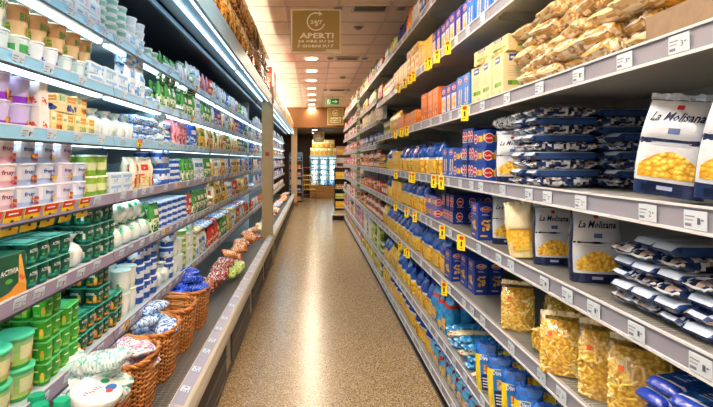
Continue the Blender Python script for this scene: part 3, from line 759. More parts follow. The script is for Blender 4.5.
for b in range(NB):
    y0 = Y0R + BAY*b
    t = empty('shelving_bay', (0, y0, 0))
    tag(t, 'tall grey gondola shelving bay on the right, %s from the camera end' % ordw(b), 'shelving', 'gondola bays along the right side')
    obj('back_panel', BACKP, t); obj('upright', UPR, t); obj('kick_plate', KICK, t)
    if b == NB - 1: obj('upright', UPR, t, (0, BAY - .031, 0))
    zs = dict(ZR)
    if y0 > 5.8: zs = {'F': .13, 'E': .42, 'D': .825, 'C': 1.175, 'B': 1.49, 'A': 1.80, 'G': 2.12, 'H': 2.40, 'I': 2.745}
    for k, z in zs.items():
        s = obj('shelf', SH, t, (0, 0, z)); obj('price_rail', RAIL, s)
        if z > 1.3 and b < 6: obj('bracket', BRK, s, (0, .02, 0)); obj('bracket', BRK, s, (0, BAY - .024, 0))
        if k in 'CD' and b in (0, 1, 2): obj('wire_insert', WIRE, s)['kind'] = 'stuff'
        y = random.uniform(.08, .16)
        while y < BAY - .06:
            obj('price_tag', random.choice(PT), s, (XF - .0035, y, -.023), (0, 0, -pi/2)); y += random.uniform(.16, .34) if b > 2 else random.uniform(.13, .3)
        if 2.2 < y0 + BAY and y0 < 4.8 and k in 'ABCDG':
            for q in range(3 if k != 'G' else 4):
                yy = random.uniform(.1, BAY - .1)
                if y0 + yy > 2.55: obj('promo_tag', PROMO_R, s, (XF - .018, yy, .006), (0, 0, -radians(48)))

# ================================================================== LEFT REFRIGERATED CASES
ZL = {1: .79, 2: 1.16, 3: 1.435, 4: 1.70, 5: 1.93, 6: 2.18}
XLF = -.92; XLB = -1.48
def case_parts(L, nsh):
    P = {}
    m = MB(); m.box(XLB, -.64, .004, L - .004, .08, .34, C('#b9b6ac')); m.box(XLB, -.68, .004, L-.004, .34, .36, C('#77756e')); P['base_tank'] = m.mesh('base_tank', 'metal')
    m = MB(); m.box(XLB, -.62, 0, L, 0, .08, C('#1e1c1a')); P['kick_plate'] = m.mesh('kick_plate', 'metal')
    # bumper rail: profile extruded along y
    prof = [(-.578, .355), (-.572, .40), (-.585, .435), (-.60, .445), (-.665, .462), (-.672, .40), (-.64, .36), (-.62, .34)]
    m = MB(); v = [(x, yy, z) for yy in (.002, L - .002) for x, z in prof]; n = len(prof)
    m.add(v, [(i, (i+1) % n, n + (i+1) % n, n + i)[::-1] for i in range(n)] + [tuple(range(n)), tuple(range(n, 2*n))[::-1]], C('#cfc6b0')); P['front_guard'] = m.mesh('front_guard', 'metal')
    m = MB(); v = [(-.604, .01, .4485), (-.604, L-.01, .4485), (-.66, L-.01, .463), (-.66, .01, .463)]; m.add(v, [(0,1,2,3)], C('#9d9db4')); v2 = [(a, b, c - .002) for a, b, c in v]; m.add(v2, [(3,2,1,0)], C('#9d9db4')); P['price_strip'] = m.mesh('price_strip', 'metal')
    m = MB(); m.box(-.64, -.612, 0, L, .08, .355, C('#a79d86')); P['front_panel'] = m.mesh('front_panel', 'metal')
    m = MB(); g = L/2 - .22
    m.box(-.612, -.606, 0, g, .09, .335, C('#1a1816'))
    n = int(g/.022)
    for i in range(n): m.box(-.606, -.596, i*.022, i*.022 + .006, .09, .335, C('#4d4a46'))
    for z in (.09, .21, .329): m.box(-.608, -.594, 0, g, z, z + .006, C('#6a665f'))
    P['grille'] = m.mesh('grille', 'metal'); P['_g'] = g
    # wire tray
    m = MB(); n = int(L/.018)
    for i in range(n): m.box(-1.02, -.675, i*.018, i*.018 + .0035, .398, .4015, C('#ffffff'))
    for x in [-.68 - .034*i for i in range(10)]: m.box(x, x + .004, 0, L, .3945, .398, C('#ffffff'))
    P['wire_tray'] = m.mesh('wire_tray', 'steel')
    m = MB(); m.box(XLB - .02, XLB, 0, L, .36, 2.16, C('#ffffff')); P['back_panel'] = m.mesh('back_panel', 'casewhite')
    m = MB(); m.box(XLB - .02, XLB, 0, L, 2.16, 2.50, C('#ffffff')); P['mirror_panel'] = m.mesh('mirror_panel', 'mirror')
    m = MB(); m.box(XLB, -.86, 0, L, 2.48, 2.56, C('#20283a')); m.box(-.86, -.62, 0, L, 2.50, 2.56, C('#7fa8c0')); m.box(-.62, -.60, 0, L, 2.43, 2.57, C('#7ba2ba')); m.box(-.875, -.86, 0, L, 2.45, 2.56, C('#6a8aa0')); P['canopy'] = m.mesh('canopy', 'metal')
    m = MB()
    for x in (-.67, -.76): m.box(x - .010, x + .010, .06, L - .06, 2.482, 2.50, C('#ffffff'), .005)
    P['canopy_tube'] = m.mesh('light_tube', 'tube')
    # shelf
    l = L/nsh
    m = MB(); m.box(XLB, XLF - .012, .004, l - .004, -.022, -.002, C('#ffffff')); m.box(XLF - .03, XLF - .012, .004, l - .004, -.034, -.022, C('#ffffff')); P['shelf'] = m.mesh('shelf', 'casewhite')
    m = MB(); x0 = XLF
    m.add([(x0, .003, -.036), (x0, l-.003, -.036), (x0 - .010, l-.003, .010), (x0 - .010, .003, .010), (x0-.012, .003, -.036), (x0-.012, l-.003, -.036), (x0-.014, l-.003, .010), (x0-.014, .003, .010)],
          [(0,1,2,3), (7,6,5,4), (0,4,5,1), (3,2,6,7), (0,3,7,4), (1,5,6,2)], C('#857e92'))
    m.box(x0 - .002, x0 + .003, .003, l-.003, -.042, -.034, C('#34343a')); m.box(x0 - .013, x0 - .008, .003, l-.003, .008, .013, C('#dcdce4'))
    P['rail'] = m.mesh('price_rail', 'metal')
    m2 = MB(); m2.v = list(m.v); m2.f = list(m.f); m2.c = [C('#7db0ca') if c == C('#857e92') else c for c in m.c]; m2.s = list(m.s); P['rail_blue'] = m2.mesh('price_rail', 'metal')
    m = MB(); m.box(XLF - .075, XLF - .045, .03, l - .03, -.044, -.022, C('#ffffff'), .006); P['tube'] = m.mesh('light_tube', 'tube')
    m = MB(); m.add([(XLF-.04, 0, -.03), (XLB, 0, -.13), (XLB, 0, -.022), (XLF-.04, 0, -.022), (XLF-.04, .004, -.03), (XLB, .004, -.13), (XLB, .004, -.022), (XLF-.04, .004, -.022)], [(3,2,1,0), (4,5,6,7), (1,5,4,0), (3,7,6,2), (4,7,3,0), (2,6,5,1)], C('#ffffff'))
    P['bracket'] = m.mesh('bracket', 'shelfgrey')
    return P
def build_case(y0, L, nsh, label, far=False, P=None):
    P = P or case_parts(L, nsh)
    t = empty('refrigerated_case', (0, y0, 0)); tag(t, label, 'refrigerator', 'refrigerated cases along the left side')
    for k in ('base_tank', 'kick_plate', 'front_guard', 'price_strip', 'front_panel', 'back_panel', 'mirror_panel'): obj(k, P[k], t)
    obj('grille', P['grille'], t, (0, .10, 0)); obj('grille', P['grille'], t, (0, L/2 + .10, 0))
    wt = obj('wire_tray', P['wire_tray'], t); wt['kind'] = 'stuff'
    cp = obj('canopy', P['canopy'], t); obj('light_tube', P['canopy_tube'], cp)
    cl = obj('added_strip_tube', ADDED_STRIP if L < 2.6 else ADDED_STRIP2, t); area('added_strip_light', t, (-1.2, L/2, 2.64), (pi, 0, 0), .06, L - .3, P_STRIP_ADDED*L/2.5, (1, .84, .66))  # added strip lamp, hidden behind the packages, brightens the ceiling
    area('canopy_light', t, (-.72, L/2, 2.46), (0, radians(12), 0), .16, L - .2, P_CANOPY*L/2.5, (.72, .92, 1))
    l = L/nsh
    for k, z in ZL.items():
        for q in range(nsh):
            s = obj('shelf', P['shelf'], t, (0, q*l, z)); obj('price_rail', P['rail_blue' if k >= 4 else 'rail'], s)
            obj('bracket', P['bracket'], s, (0, .03, 0)); obj('bracket', P['bracket'], s, (0, l - .034, 0))
            obj('light_tube', P['tube'], s)
            yy = random.uniform(.05, .12)
            while yy < l - .05:
                if not (k == 3 and y0 + q*l + yy < 2.0):
                    obj('price_tag', random.choice(PT), s, (XLF - .0015, yy, -.013), (radians(12), 0, pi/2)); 
                yy += random.uniform(.10, .17) if k < 3 else random.uniform(.12, .3)
            for _ in range(1 if far else random.choice((0, 1, 1))):
                yy = random.uniform(.1, l - .1)
                if y0 + q*l + yy > 2.2: obj('promo_tag', PROMO_L, s, (XLF + .004, yy, .01), (radians(10), 0, pi/2))
        area('shelf_light', t, (XLF - .06, L/2, z - .055), (0, radians(-22), 0), .03, L - .1, P_TUBE*L/2.5*(1.3 if k > 3 else 1), (.70, .90, 1) if k > 3 else (.9, .97, 1))
    # row of yellow promotion cards on the third shelf, near end
    if y0 < 1 < y0 + L:
        pass
    yy = .15
    while yy < L:
        obj('price_tag', PT[0], t, (-.632, yy, .458), (radians(-75), 0, pi/2)); yy += random.uniform(.16, .36)
    return t
m = MB(); m.box(-1.23, -1.17, .1, 2.4, 2.56, 2.60, C('#d8d8d8'), .004); m.box(-1.215, -1.185, .12, 2.38, 2.60, 2.63, C('#ffffff'), .006); ADDED_STRIP = m.mesh('added_strip_tube', 'tube')
m = MB(); m.box(-1.23, -1.17, .1, 2.8, 2.56, 2.60, C('#d8d8d8'), .004); m.box(-1.215, -1.185, .12, 2.78, 2.60, 2.63, C('#ffffff'), .006); ADDED_STRIP2 = m.mesh('added_strip_tube', 'tube')
CP = case_parts(2.5, 2)
cnames = ['nearest the camera', 'second from the camera', 'third from the camera, up to the post']
cases = [build_case(-.28 + 2.5*i, 2.5, 2, 'open white refrigerated case with six lit shelves, %s' % cnames[i], P=CP) for i in range(3)]
CP2 = case_parts(2.9, 2)
cases2 = [build_case(7.38 + 2.9*i, 2.9, 2, 'bluish open refrigerated case beyond the post, %s of three' % ordw(i), True, P=CP2) for i in range(3)]
# row of yellow promotion cards hanging on the rail of the third shelf of the second case
cs = [c for c in cases[0].children if c.name.startswith('shelf') and abs(c.location.z - ZL[3]) < .01 and c.location.y > 1][0]
for yy in (1.36, 1.46, 1.56, 1.67, 1.79, 1.92):
    obj('promo_tag', PROMO_L, cs, (XLF + .006, yy + .28 - 1.25 , .012), (radians(14), 0, pi/2), ).scale = (1.3, 1, 1.35)
# end post
t = empty('case_end_post', (-.68, 7.28, 0))
obj('post', bmesh_box('post', -.085, .085, -.055, .055, .30, 2.50, 'metal', '#c2a878', .004), t); obj('post_foot', bmesh_box('post_foot', -.085, .10, -.05, .05, 0, .34, 'metal', '#9d927e', .004), t); obj('post_cap', bmesh_box('post_cap', -.10, .10, -.065, .065, 2.48, 2.72, 'metal', '#a39680', .006), t)
m = MB(); m.box(-.03, .03, -.0575, -.055, 1.66, 1.72, C('#c2452e')); obj('sticker', m.mesh('sticker', 'paper'), t)
tag(t, 'tall beige metal post between the two runs of refrigerated cases', 'post')
obj_side = obj('side_panel', bmesh_box('side_panel', -1.48, -.96, 7.201, 7.215, 0, 2.47, 'casewhite'), cases[2], (0, -cases[2].location.y, 0))

# ================================================================== PRODUCTS
rp = lambda px: 418.0 / (px - 312)     # depth of a right-hand shelf front seen at pixel column px
lp = lambda px: 446.0 / (312 - px)
RN = {'F': 'floor-level right shelf', 'E': 'second right shelf up', 'D': 'third right shelf up', 'C': 'fourth right shelf up', 'B': 'fifth right shelf up', 'A': 'sixth right shelf up', 'G': 'seventh right shelf up', 'H': 'topmost right shelf', 'I': 'topmost right shelf'}
LN = {1: 'lowest left shelf', 2: 'second left shelf up', 3: 'third left shelf up', 4: 'fourth left shelf up', 5: 'fifth left shelf up', 6: 'top left shelf'}
FAR_Y = 8.6
def fill(side, key, z, y, segs, xfront=None, far_name=None):
    R = side == 'R'; sg = 1 if R else -1; xf = xfront if xfront is not None else (.874 if R else -.945)
    rz = -pi/2 if R else pi/2; name = (RN if R else LN)[key] if key in (RN if R else LN) else key
    for sgm in segs:
        protos, yend, stack, rows = sgm[:4]; op = sgm[4] if len(sgm) > 4 else {}
        if protos is None: y = yend; continue
        if not isinstance(protos, list): protos = [protos]
        p = random.choice(protos); left = op.get('face', random.randint(2, 4))
        while True:
            if left <= 0 and len(protos) > 1: p = random.choice([q for q in protos if q is not p]); left = random.randint(1, 3)
            left -= 1
            if y + p.w*.8 > yend: break
            gap = op.get('gap', .004); yc = y + p.w/2
            if random.random() < op.get('skip', 0): y += p.w; continue
            for r in range(rows):
                x = xf + sg*(.004 + p.d/2 + r*(p.d + .006) + op.get('inset', 0) + random.uniform(0, .008))
                n = stack if not isinstance(stack, tuple) else random.randint(*stack)
                if n > 1 and p.h*n > .6: n = 1
                for k in range(n):
                    j = op.get('jit', .06)
                    lay = '' if n == 1 else ('bottom layer' if k == 0 else ('top layer' if k == n - 1 else ('middle layer' if n == 3 else '%s layer' % ordw(k))))
                    place(p, x + random.uniform(-.004, .004), yc + random.uniform(-.002, .002), z + .001 + k*(p.h + .0005), rz + random.uniform(-j, j), name, lay, ('', 'inner row', 'back row')[min(r, 2)], far=yc > FAR_Y)
            y += p.w + gap + random.uniform(0, gap)
    return y

# ---- prototypes, right side
blue = P_BLUE()
blue_flat = mk_box('pasta_box', 'pasta box', 'blue pasta box on its side', .17, .07, .088, '#16409f', draw_blue_flat, plural='blue pasta boxes on their sides')
blue_end = mk_box('pasta_box', 'pasta box', 'dark blue box end with ovals', .085, .17, .095, '#122f86', draw_blue_end, plural='dark blue boxes shown end on')
blue_sq = mk_box('pasta_box', 'pasta box', 'square dark blue pasta box', .12, .085, .10, '#123080', draw_blue, plural='square dark blue pasta boxes')
purp = mk_box('pasta_box', 'pasta box', 'violet-blue egg pasta box', .105, .06, .19, '#3a3aa6', draw_purple, plural='violet-blue egg pasta boxes')
sticks = mk_box('pasta_box', 'pasta box', 'blue box with pasta pictures', .11, .06, .185, '#1c5cc4', draw_two_sticks, plural='blue boxes with pasta pictures')
sticks_l = mk_box('pasta_box', 'pasta box', 'light blue box with pasta pictures', .11, .06, .2, '#2b7ad8', draw_two_sticks, plural='light blue boxes with pasta pictures')
lilac = mk_box('pasta_box', 'pasta box', 'lilac and navy pasta box', .15, .07, .08, '#6a5fb0', draw_blue_flat, plural='lilac and navy pasta boxes')
orange = mk_box('pasta_box', 'box', 'small orange box', .10, .07, .135, '#e5761c', draw_simple('#f0a03a', ('#c9501a', '#f6c95a', '#d96a20')), plural='small orange boxes')
orange_t = mk_box('pasta_box', 'box', 'tall orange carton', .16, .10, .22, '#dd6d1e', draw_simple('#e88a35', ('#b8471a', '#f6b44a', '#cf5c1c')), plural='tall orange cartons')
yellow = mk_box('pasta_box', 'pasta box', 'yellow pasta box', .085, .06, .20, '#f3c02a', draw_simple('#f7d658', ('#e09a20', '#f9e38a', '#c9861a'), None), plural='yellow pasta boxes')
yellow_f = mk_box('pasta_box', 'pasta box', 'flat yellow pasta box', .15, .08, .065, '#f2b92c', draw_simple('#fae07a', ('#d98c1c', '#f9e38a', '#f0a428'), None), plural='flat yellow pasta boxes')
cream = mk_box('pasta_box', 'pasta box', 'tall cream box with green stripe', .145, .10, .205, '#e9dcae', draw_organic, plural='tall cream boxes with green stripe')
cream_f = mk_box('pasta_box', 'pasta box', 'cream box lying on its side', .20, .20, .075, '#e4d6a4', draw_organic, plural='cream boxes lying on their sides')
navy_w = mk_box('pasta_box', 'pasta box', 'navy and white carton', .12, .08, .2, '#20306e', draw_simple('#e9ecf2', ('#e8902a', '#f4b94a', '#1a2450')), plural='navy and white cartons')
bagA = [bag_blue_top(s) for s in (1, 2, 3)]
bagB = [bag_blue_top(s, low=[C('#f6cf2e'), C('#f1c21e'), C('#fbe06a')], desc='yellow pasta bag with blue top', w=.15) for s in (4, 5)]
bagY = [bag_any('pasta_bag', 'pasta bag', 'all-yellow pasta bag', .12, .08, .225, [(.9, [C('#f4c81e'), C('#f8d840'), C('#e9b812')]), (1, C('#f6d22a'))], ('#f9e27a', '#e0a020', '#f6d040', '#c98a18'), seed=s, plural='all-yellow pasta bags') for s in (6, 7)]
molis = [bag_molisana(1), bag_molisana(2), bag_molisana(3, .16, .11, .27)]
bagL = bag_any('pasta_bag', 'pasta bag', 'light blue pasta bag', .12, .10, .25, [(.3, [C('#3aa0dc'), C('#2b8ccc'), C('#e7b53a')]), (.8, [C('#3aa6e4'), C('#2c92d6')]), (.9, C('#d8402e')), (1, [C('#4ab4ee'), C('#2f9ade')])], ('#2b8ed2', '#f0c440', '#e0a828', '#3aa0dc'), seed=8, plural='light blue pasta bags')
bagR = [bag_any('pasta_bag', 'pasta bag', 'pale blue bag with red band', .10, .08, .20, [(.4, [C('#eec44a'), C('#d9a030'), C('#3c9ad8')]), (.62, [C('#4aaee8'), C('#78c6f0')]), (.76, C('#d63a34')), (1, [C('#5ab8ee'), C('#3aa0e0'), C('#a6dcf6')])], ('#5ab4ea', '#f0c440', '#dea22c', '#3aa0dc'), seed=s, plural='pale blue bags with red bands', wr=.008) for s in (9, 10)]
def blue_yellow_bag(seed, w=.115, d=.06, h=.255):
    Y = [C('#f6dc1e'), C('#f0d010'), C('#fae84a')]; Bl = [C('#1a5fbe'), C('#2272d8'), C('#1650a6')]
    m, s_, hb = bag_mesh(w, d, h, [(.80, Y), (1, Bl)], seed=seed, wr=.004)
    bag_patch(m, s_, -.5, .5, .05, .8, C('#2282de'), .006, 8, 6); bag_patch(m, s_, -.42, .3, .08, .4, C('#14296a'), .0075, 6, 4)
    bag_patch(m, s_, -.2, .5, .42, .62, [C('#f0b43a'), C('#e8e4d0'), C('#e06a2a'), C('#f6d870')], .0078, 5, 4)
    for k in range(4): bag_patch(m, s_, -.34, .2, .13 + .06*k, .155 + .06*k, C('#e6eefa'), .009, 4, 1)
    bag_text(m, s_, 'Divella', -.5, .5, .70, .80, WHT, .009)
    return Proto('pasta_bag', 'pasta bag', 'blue and yellow pasta bag', (w, d, h), m.mesh('pasta_bag', 'film'), [('crimped_seal', crimp_mesh(w*.93, hb - .002, h - hb, Bl, seed=seed))], 'blue and yellow pasta bags')
divella = [blue_yellow_bag(11), blue_yellow_bag(12)]
def pal_navy(u, v, r):
    if .08 < v < .42: return C('#b9c9dd')
    if (v < .08 or .42 < v < .6 or v > .9) and .06 < u < .94: return C('#2a4c8c')
    return r.choice([C('#1a2f62'), C('#16264f'), C('#234382')])
def pal_crumple(u, v, r): return r.choice([C('#1b2c58'), C('#16264f'), C('#b9c8dc'), C('#3a4a74'), C('#8e7a6a'), C('#22376c'), C('#dfe7ef'), C('#101c3c'), C('#c9d6e6'), C('#e6ecf2'), C('#a89a92')])
def top_label(w, d, h, col='#b4c3d6', t=None, tc='#16264f'):
    def ex(m):
        f = Fr(m, (-w*.36, -d*.36, h*1.01), (1,0,0), (0,1,0)); f.rect(0, w*.72, 0, d*.72, C(col), 1); 
        if t: f.text(t, w*.2, w*.52, d*.2, C(tc), 2)
    return ex
spag = [mk_pillow('spaghetti_pack', 'pasta pack', 'navy spaghetti pack lying flat', .27, .085, .034, pal_navy, seed=s, wr=.0012, p=26, sq=.35, extra=top_label(.27, .085, .034), plural='navy spaghetti packs lying flat') for s in (1, 2)]
spagc = [mk_pillow('spaghetti_pack', 'pasta pack', 'crumpled navy and white pack', .27, .085, .040, pal_crumple, seed=s, wr=.006, plural='crumpled navy and white packs') for s in (3, 4, 5)]
def pal_by(u, v, r):
    if u < .07 or u > .93: return C('#1a3fae')
    if u < .11: return C('#e9f0fa')
    if .5 < v < 1 and .2 < u < .9: return C('#f2d21c') if r.random() < .8 else C('#f7e14a')
    return r.choice([C('#1566c4'), C('#1a56b0'), C('#1b78d8')])
def by_extra(m):
    f = Fr(m, (-.10, -.034, .0362), (1,0,0), (0,1,0)); f.rect(0, .2, 0, .068, C('#1250a8'), 1)
    for i in range(7): f.rect(.03 + i*.014, .038 + i*.014, .018, .05, C('#b9d4ee'), 2)
    f.blobs(.13, .195, .01, .06, [C('#f0b43a'), C('#c9601c'), C('#e8c86a')], 8, .009, 3)
bypack = [mk_pillow('spaghetti_pack', 'pasta pack', 'blue and yellow spaghetti pack', .26, .085, .036, pal_by, seed=s, wr=.002, p=24, sq=.4, extra=by_extra, plural='blue and yellow spaghetti packs') for s in (6, 7)]
def pal_lb(u, v, r): return r.choice([C('#2e93d8'), C('#49b0ea'), C('#1f7fc8'), C('#8ccdf0'), C('#2e93d8'), C('#f4f0e0') if u > .7 else C('#2e93d8')])
lbpack = [mk_pillow('spaghetti_pack', 'pasta pack', 'light blue spaghetti pack', .26, .08, .034, pal_lb, seed=s, wr=.005, plural='light blue spaghetti packs') for s in (8, 9)]
def pal_cr(u, v, r): return r.choice([C('#f3e6b8'), C('#ead99c'), C('#f6efd4'), C('#c93a2c') if r.random() < .2 else C('#f3e6b8')])
crpack = mk_pillow('spaghetti_pack', 'pasta pack', 'cream spaghetti pack', .26, .07, .03, pal_cr, seed=10, wr=.002, plural='cream spaghetti packs')
def pal_beige(u, v, r): return r.choice([C('#dcc59a'), C('#d2ac68'), C('#efe4cc'), C('#c79648'), C('#e6d6b2'), C('#f4eee0'), C('#ab8250'), C('#cfa050'), C('#8e7458')])
beige = [mk_pillow('pasta_bag', 'pasta bag', 'clear beige bag of egg pasta', .25, .17, .075, pal_beige, seed=s, wr=.014, plural='clear beige bags of egg pasta') for s in (12, 13, 14)]
def pal_gold(u, v, r):
    if .25 < u < .75: return r.choice([C('#d9a02c'), C('#e0ac3a'), C('#cf9424')])
    return r.choice([C('#e8cf9a'), C('#caa060'), C('#f2e6c8')])
gold = [mk_pillow('pasta_bag', 'pasta bag', 'gold-banded bag of egg pasta', .27, .15, .06, pal_gold, seed=s, wr=.008, plural='gold-banded bags of egg pasta') for s in (15, 16)]
clearp = [clear_pasta_bag(s, kind=('penne', 'fusilli')[s % 2]) for s in (1, 2, 3)]
clearbig = [clear_pasta_bag(7, .17, .12, .26), clear_pasta_bag(8, .16, .11, .25, 'f')]
redjar = jar('red sauce jar', .036, .12, '#b52a1c', '#d9c23a', plural='red sauce jars')
redjar2 = jar('dark red sauce jar', .034, .11, '#8e2016', '#2c2c2c', '#f2ead8', plural='dark red sauce jars')
greenjar = jar('green pesto jar', .032, .085, '#5c7a24', '#1f5a2e', '#e9e6c0', acc='#3a6a24', plural='green pesto jars')
olivejar = jar('olive jar with black lid', .036, .11, '#4a5a1e', '#1c1c1c', '#d8c060', plural='olive jars with black lids')
bot_or = bottle('orange sauce bottle', .04, .24, '#e8842a', '#e0521e', '#f6c24a', plural='orange sauce bottles')
bot_bl = bottle('dark blue bottle', .042, .22, '#26357e', '#1b2454', '#3a4fa0', plural='dark blue bottles')
bot_oil = bottle('green oil bottle', .036, .27, '#5f7a26', '#caa93a', '#f0e4b4', plural='green oil bottles')
bot_y = bottle('yellow-green bottle', .04, .22, '#c9cc2e', '#4a9a30', '#e8e26a', plural='yellow-green bottles')
bot_w = bottle('white bottle', .038, .22, '#ece9e0', '#c23a3a', '#d84a4a', plural='white bottles')
can = jar('tin with coloured label', .038, .085, '#c8462e', '#c9c9c9', '#e9c54a', neck=.98, name='food_tin', cat='tin', acc='#2f6a34', plural='tins with coloured labels')
def rbox(desc, w, d, h, c, c2, cols, name='carton', cat='box'): return mk_box(name, cat, desc, w, d, h, c, draw_simple(c2, cols), plural=desc + 's' if not desc.endswith('x') else desc + 'es')
pinkbox = rbox('pink carton', .10, .06, .16, '#cf7fa0', '#efd4dd', ('#a8345c', '#e6a4b8', '#f2d6c4'), 'cardboard_box')
mauve = rbox('mauve carton', .09, .05, .14, '#9a7fb4', '#e6dcee', ('#6a4a8e', '#c9a9d6', '#e6b8c4'), 'cardboard_box')
redbox = rbox('red carton', .09, .06, .15, '#c5302a', '#f2d8b0', ('#8e1d18', '#e88a4a', '#f6d080'), 'food_box')
limebox = rbox('lime green carton', .08, .06, .14, '#b6c92e', '#eef2c0', ('#5a8a24', '#e0e06a', '#8ab02e'), 'food_box')
bluebox = rbox('mid blue carton', .10, .06, .16, '#2f66b4', '#dce8f4', ('#173e86', '#9cc2e8', '#f0c440'))
whitebox = rbox('white carton with colours', .10, .06, .17, '#e6e4dc', '#c9dcea', ('#c0503a', '#4a8ac0', '#e8c050'))
greenbox = rbox('dark green carton', .09, .06, .15, '#2f6a3a', '#cfe0b8', ('#1a4424', '#9ac06a', '#e6d27a'))

# ---- right shelves, near part. Z of each shelf in ZR
def RFill(k, y, segs): fill('R', k, ZR[k], y, segs)
# topmost
RFill('H', 3.0, [([navy_w, bluebox, whitebox], 4.25, 1, 1), (bot_or, 4.5, 1, 1), (bot_bl, 4.95, 1, 1), ([limebox, bot_y], 5.5, 1, 1), (bluebox, 5.85, 1, 1)])
RFill('G', 1.75, [(sticks, 2.0, 1, 1), (navy_w, 2.32, 1, 1), (sticks_l, 2.75, 1, 1), (purp, 3.55, 1, 1), (yellow, 3.95, 1, 1), (yellow_f, 4.5, 4, 1), (yellow, 5.2, 1, 1), (bagY, 5.9, 1, 1)])
RFill('A', 2.18, [(cream, 2.62, 1, 2), (None, 2.66, 0, 0), (sticks_l, 2.93, 1, 1), (purp, 3.24, 1, 1), (None, 3.3, 0, 0), (orange_t, 3.85, 1, 1), (None, 4.0, 0, 0), (orange, 4.85, 1, 2), (bagY, 5.4, 1, 1), (greenjar, 5.9, 2, 1)])
fill('R', 'A', ZR['A'] + .207, 2.16, [(cream_f, 2.62, 1, 1)])
RFill('B', 2.42, [(blue_flat, 2.62, 3, 1), (blue_end, 2.80, 3, 1), (blue_flat, 2.98, 2, 1), (sticks, 3.22, 1, 1), (None, 3.25, 0, 0), (bagA, 4.9, 1, 1, {'jit': .3, 'gap': .026}), (yellow, 5.25, 1, 1), (bagB, 5.55, 1, 1, {'jit': .3, 'gap': .026}), (olivejar, 5.92, 1, 1)])
RFill('C', 2.50, [(blue, 2.68, 1, 2), (None, 3.12, 0, 0), (blue_end, 3.42, 2, 2, {'inset': .05}), (lilac, 3.78, 2, 1), (bagA, 4.75, 1, 1, {'jit': .3, 'gap': .026}), (yellow, 5.3, 1, 1), (bagB, 5.62, 1, 1, {'jit': .3, 'gap': .026}), (redjar, 5.92, 1, 1)])
RFill('D', 2.32, [(blue, 2.42, 1, 1), (None, 2.72, 0, 0), (blue, 2.98, 1, 2, {'inset': .05}), (None, 3.02, 0, 0), (blue, 3.24, 1, 1), (bagA, 4.6, 1, 1, {'jit': .3, 'gap': .026}), (bagB, 5.5, 1, 1, {'jit': .3, 'gap': .026}), (bagY, 5.92, 1, 1)])
RFill('E', 3.15, [(bagL, 3.5, 1, 2, {'jit': .3}), (bagA, 4.3, 1, 2, {'jit': .3, 'gap': .026}), (bagB, 4.9, 1, 1, {'jit': .3, 'gap': .026}), (bagY, 5.5, 1, 1), (bagA, 5.92, 1, 1, {'jit': .3, 'gap': .026})])
RFill('F', 2.35, [(bagR, 3.55, 1, 2, {'jit': .3}), (bagA, 5.0, 1, 2, {'jit': .3, 'gap': .026}), (bagB, 5.4, 1, 1, {'jit': .3, 'gap': .026}), (bagY, 5.92, 1, 1)])
# second deep rows showing above the lower fronts
# near singles
def one(p, x, y, z, rz, where, **k): return place(p, x, y, z + .001, radians(rz), where, **k)
B, Cc, D, E, A = ZR['B'], ZR['C'], ZR['D'], ZR['E'], ZR['A']
one(molis[2], .935, 1.25, B, -48, RN['B'], rx=-.05, ry=.14); one(molis[2], .955, 1.07, B, -50, RN['B'], rx=-.03, ry=.14)
one(molis[0], .945, 2.24, B, -22, RN['B']); one(molis[1], 1.10, 2.26, B, -10, RN['B'], row='inner row')
pz = mk_pillow('pasta_bag', 'pasta bag', 'white and navy bag lying flat', .22, .14, .06, lambda u, v, r: r.choice([C('#dfe9f4'), C('#cfdae6'), C('#e9eef4'), C('#1b2c58'), C('#b8c4d2')]), seed=21, wr=.01, plural='white and navy bags lying flat')
one(pz, .97, 2.25, B + .255, 8, RN['B'])
def stack(protos, x, y, z, n, where, rz=-90, alt=True, nmax=.9):
    zz = z + .001
    for k in range(n):
        p = random.choice(protos[k % 2]) if alt else random.choice(protos)
        lay = 'bottom layer' if k == 0 else ('top layer' if k == n-1 else '%s layer' % ordw(k))
        place(p, x + random.uniform(-.01, .01), y + random.uniform(-.006, .006), zz, radians(rz + random.uniform(-2, 2)), where, lay)
        zz += p.h - .002
# spaghetti stacks: long axis across the aisle (local y -> world x)
for yy in (2.04, 1.93):
    stack((spagc, spag), 1.01, yy, B, 9, RN['B']); stack((spag, spagc), 1.275, yy, B, 9, RN['B'])
stack((spagc, spag), 1.28, 1.82, B, 6, RN['B'])
for yy in (1.385, 1.297, 1.209): 
    stack((spagc, spag), 1.035, yy, Cc, 5 if yy > 1.3 else 6, RN['C'])
stack((spag, spagc), 1.04, 1.12, Cc, 4, RN['C'])
one(molis[1], .985, 1.66, Cc, -14, RN['C'], scale=1.08); one(molis[1], .975, 1.93, Cc, -12, RN['C'], rx=-.03)
creamy = bag_any('pasta_bag', 'pasta bag', 'yellow and cream pasta bag', .12, .06, .24, [(.3, [C('#f4ecc0'), C('#efe09a')]), (.55, [C('#f0c83a'), C('#e8b82a')]), (1, [C('#f6eed0'), C('#efe4b4')])], ('#f3e9c2', '#f0c440', '#e2a82c', '#f6d65a'), seed=31)
one(creamy, .915, 2.05, Cc, -30, RN['C'], ry=-.12); one(molis[0], .985, 2.40, Cc, -18, RN['C'])
one(blue_sq, 1.0, 2.60, Cc, -88, RN['C'], row='inner row')
m = MB(); m.box(-.055, .055, -.0015, .0015, 0, .05, C('#e6ecf2')); f = Fr(m, (-.055, -.0015, 0), (1,0,0), (0,0,1)); f.rect(.008, .102, .006, .014, C('#1f4a80'), 1); f.text('Molisana', .015, .095, .022, C('#2a4068'), 2, bold=False)
tag(obj('shelf_card', m.mesh('shelf_card', 'paper'), None, (1.14, 1.53, Cc + .001), (0, 0, radians(-12))), 'small white name card standing behind the flat navy spaghetti packs', 'shelf card')
